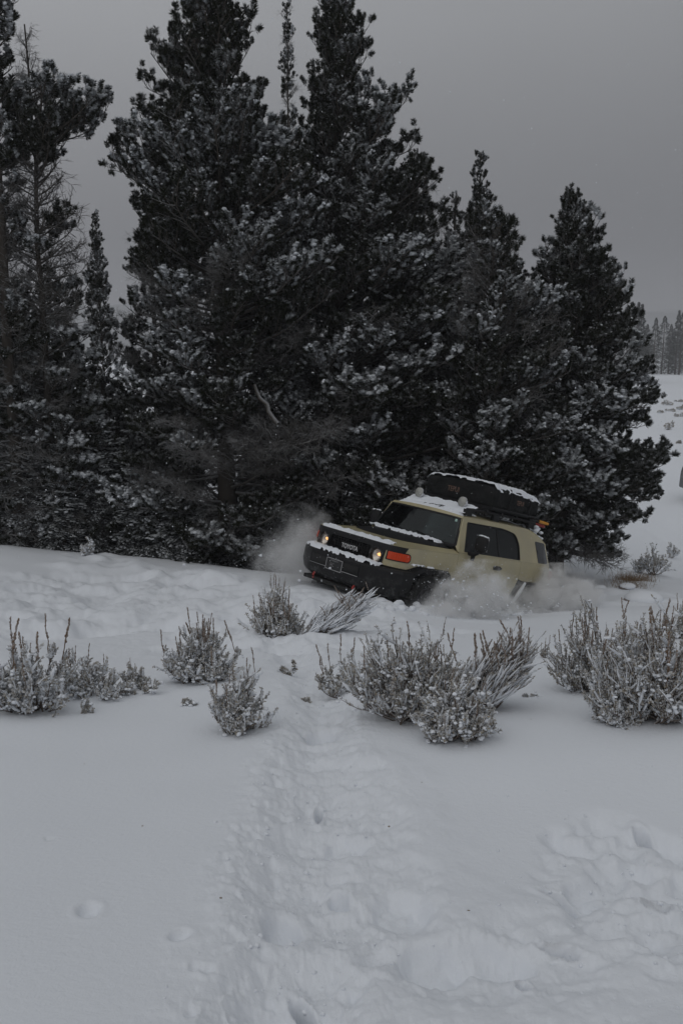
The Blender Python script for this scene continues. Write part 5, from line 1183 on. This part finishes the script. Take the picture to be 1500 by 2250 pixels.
# broken crust piled along the near side of the truck
mb = MB(); n = 260; xs = rng.uniform(-2.6, 3.4, n); C = []
for x in xs:
    p_ = world_pt(x, rng.normal(1.12, .12), 0); C.append((p_.x, p_.y, H(p_.x, p_.y) + rng.uniform(-.02, .02)))
s1 = rng.uniform(.02, .07, (n, 1)); blobs(mb, C, np.concatenate([s1, s1 * .9, s1 * .7], 1), jit=.2, fine=True, rng=rng)
tag(mb.obj('snow_crust', [M['snow']]), 'lumps of broken snow piled beside the truck', 'snow', kind='stuff')
# clods and crumbs shed along the walked trench and the broken patch
mb = MB(); rng = np.random.default_rng(33); C = []; n = 0
for k in range(1100):
    if k < 750:
        i0 = int(rng.integers(0, len(TRAIL) - 1)); t1 = rng.uniform(0, 1); bx_ = TRAIL[i0][0] * (1 - t1) + TRAIL[i0 + 1][0] * t1 + rng.normal(0, .17); by_ = TRAIL[i0][1] * (1 - t1) + TRAIL[i0 + 1][1] * t1 + rng.normal(0, .05)
    else: bx_ = RB[0] + rng.normal(0, .28); by_ = RB[1] + rng.normal(0, .35)
    C.append((bx_, by_))
C = np.array(C); CZ = height(C[:, 0], C[:, 1]); s1 = np.minimum(rng.gamma(1.3, .0017, (len(C), 1)) + .0010, .011)
blobs(mb, np.column_stack([C, CZ + s1[:, 0] * .3]), np.concatenate([s1, s1 * .85, s1 * .7], 1), jit=.22, fine=True, rng=rng)
tag(mb.obj('snow_crumbs', [M['snow']]), 'small crumbs of snow scattered along the footprint trail', 'snow', kind='stuff')
# falling flakes
mb = MB(); n = 1900; y = rng.uniform(4, 16, n) ; u = rng.uniform(-60, 1560, n); v = rng.uniform(-60, 1340, n); C = []
for i in range(n):
    p_ = at(u[i], v[i], y[i]); C.append(tuple(p_))
C = np.array(C); ok = C[:, 2] > base_h(C[:, 0], C[:, 1]) + .05; C = C[ok]; s1 = rng.uniform(.0014, .0030, (len(C), 1)); blobs(mb, C, np.concatenate([s1, s1, s1 * 1.6], 1), jit=.3, rng=rng)
tag(mb.obj('falling_snow', [M['snow']]), 'small snowflakes falling in front of the trees', 'snowflakes', kind='stuff')

# ------------------------------------------------------------------ snow-thick air
mb = MB(); mb.box((0, 0, 42), (3100, 3100, 104)); o = mb.obj('haze', [], smooth=False)
m = bpy.data.materials.new('haze_air'); m.use_nodes = True; n = m.node_tree; n.nodes.clear()
pv = n.nodes.new('ShaderNodeVolumePrincipled'); pv.inputs['Color'].default_value = (.78, .78, .80, 1); pv.inputs['Density'].default_value = .0010
om = n.nodes.new('ShaderNodeOutputMaterial'); n.links.new(pv.outputs[0], om.inputs['Volume']); o.data.materials.append(m)
tag(o, 'thin snowy air filling the whole scene', 'haze', kind='stuff')
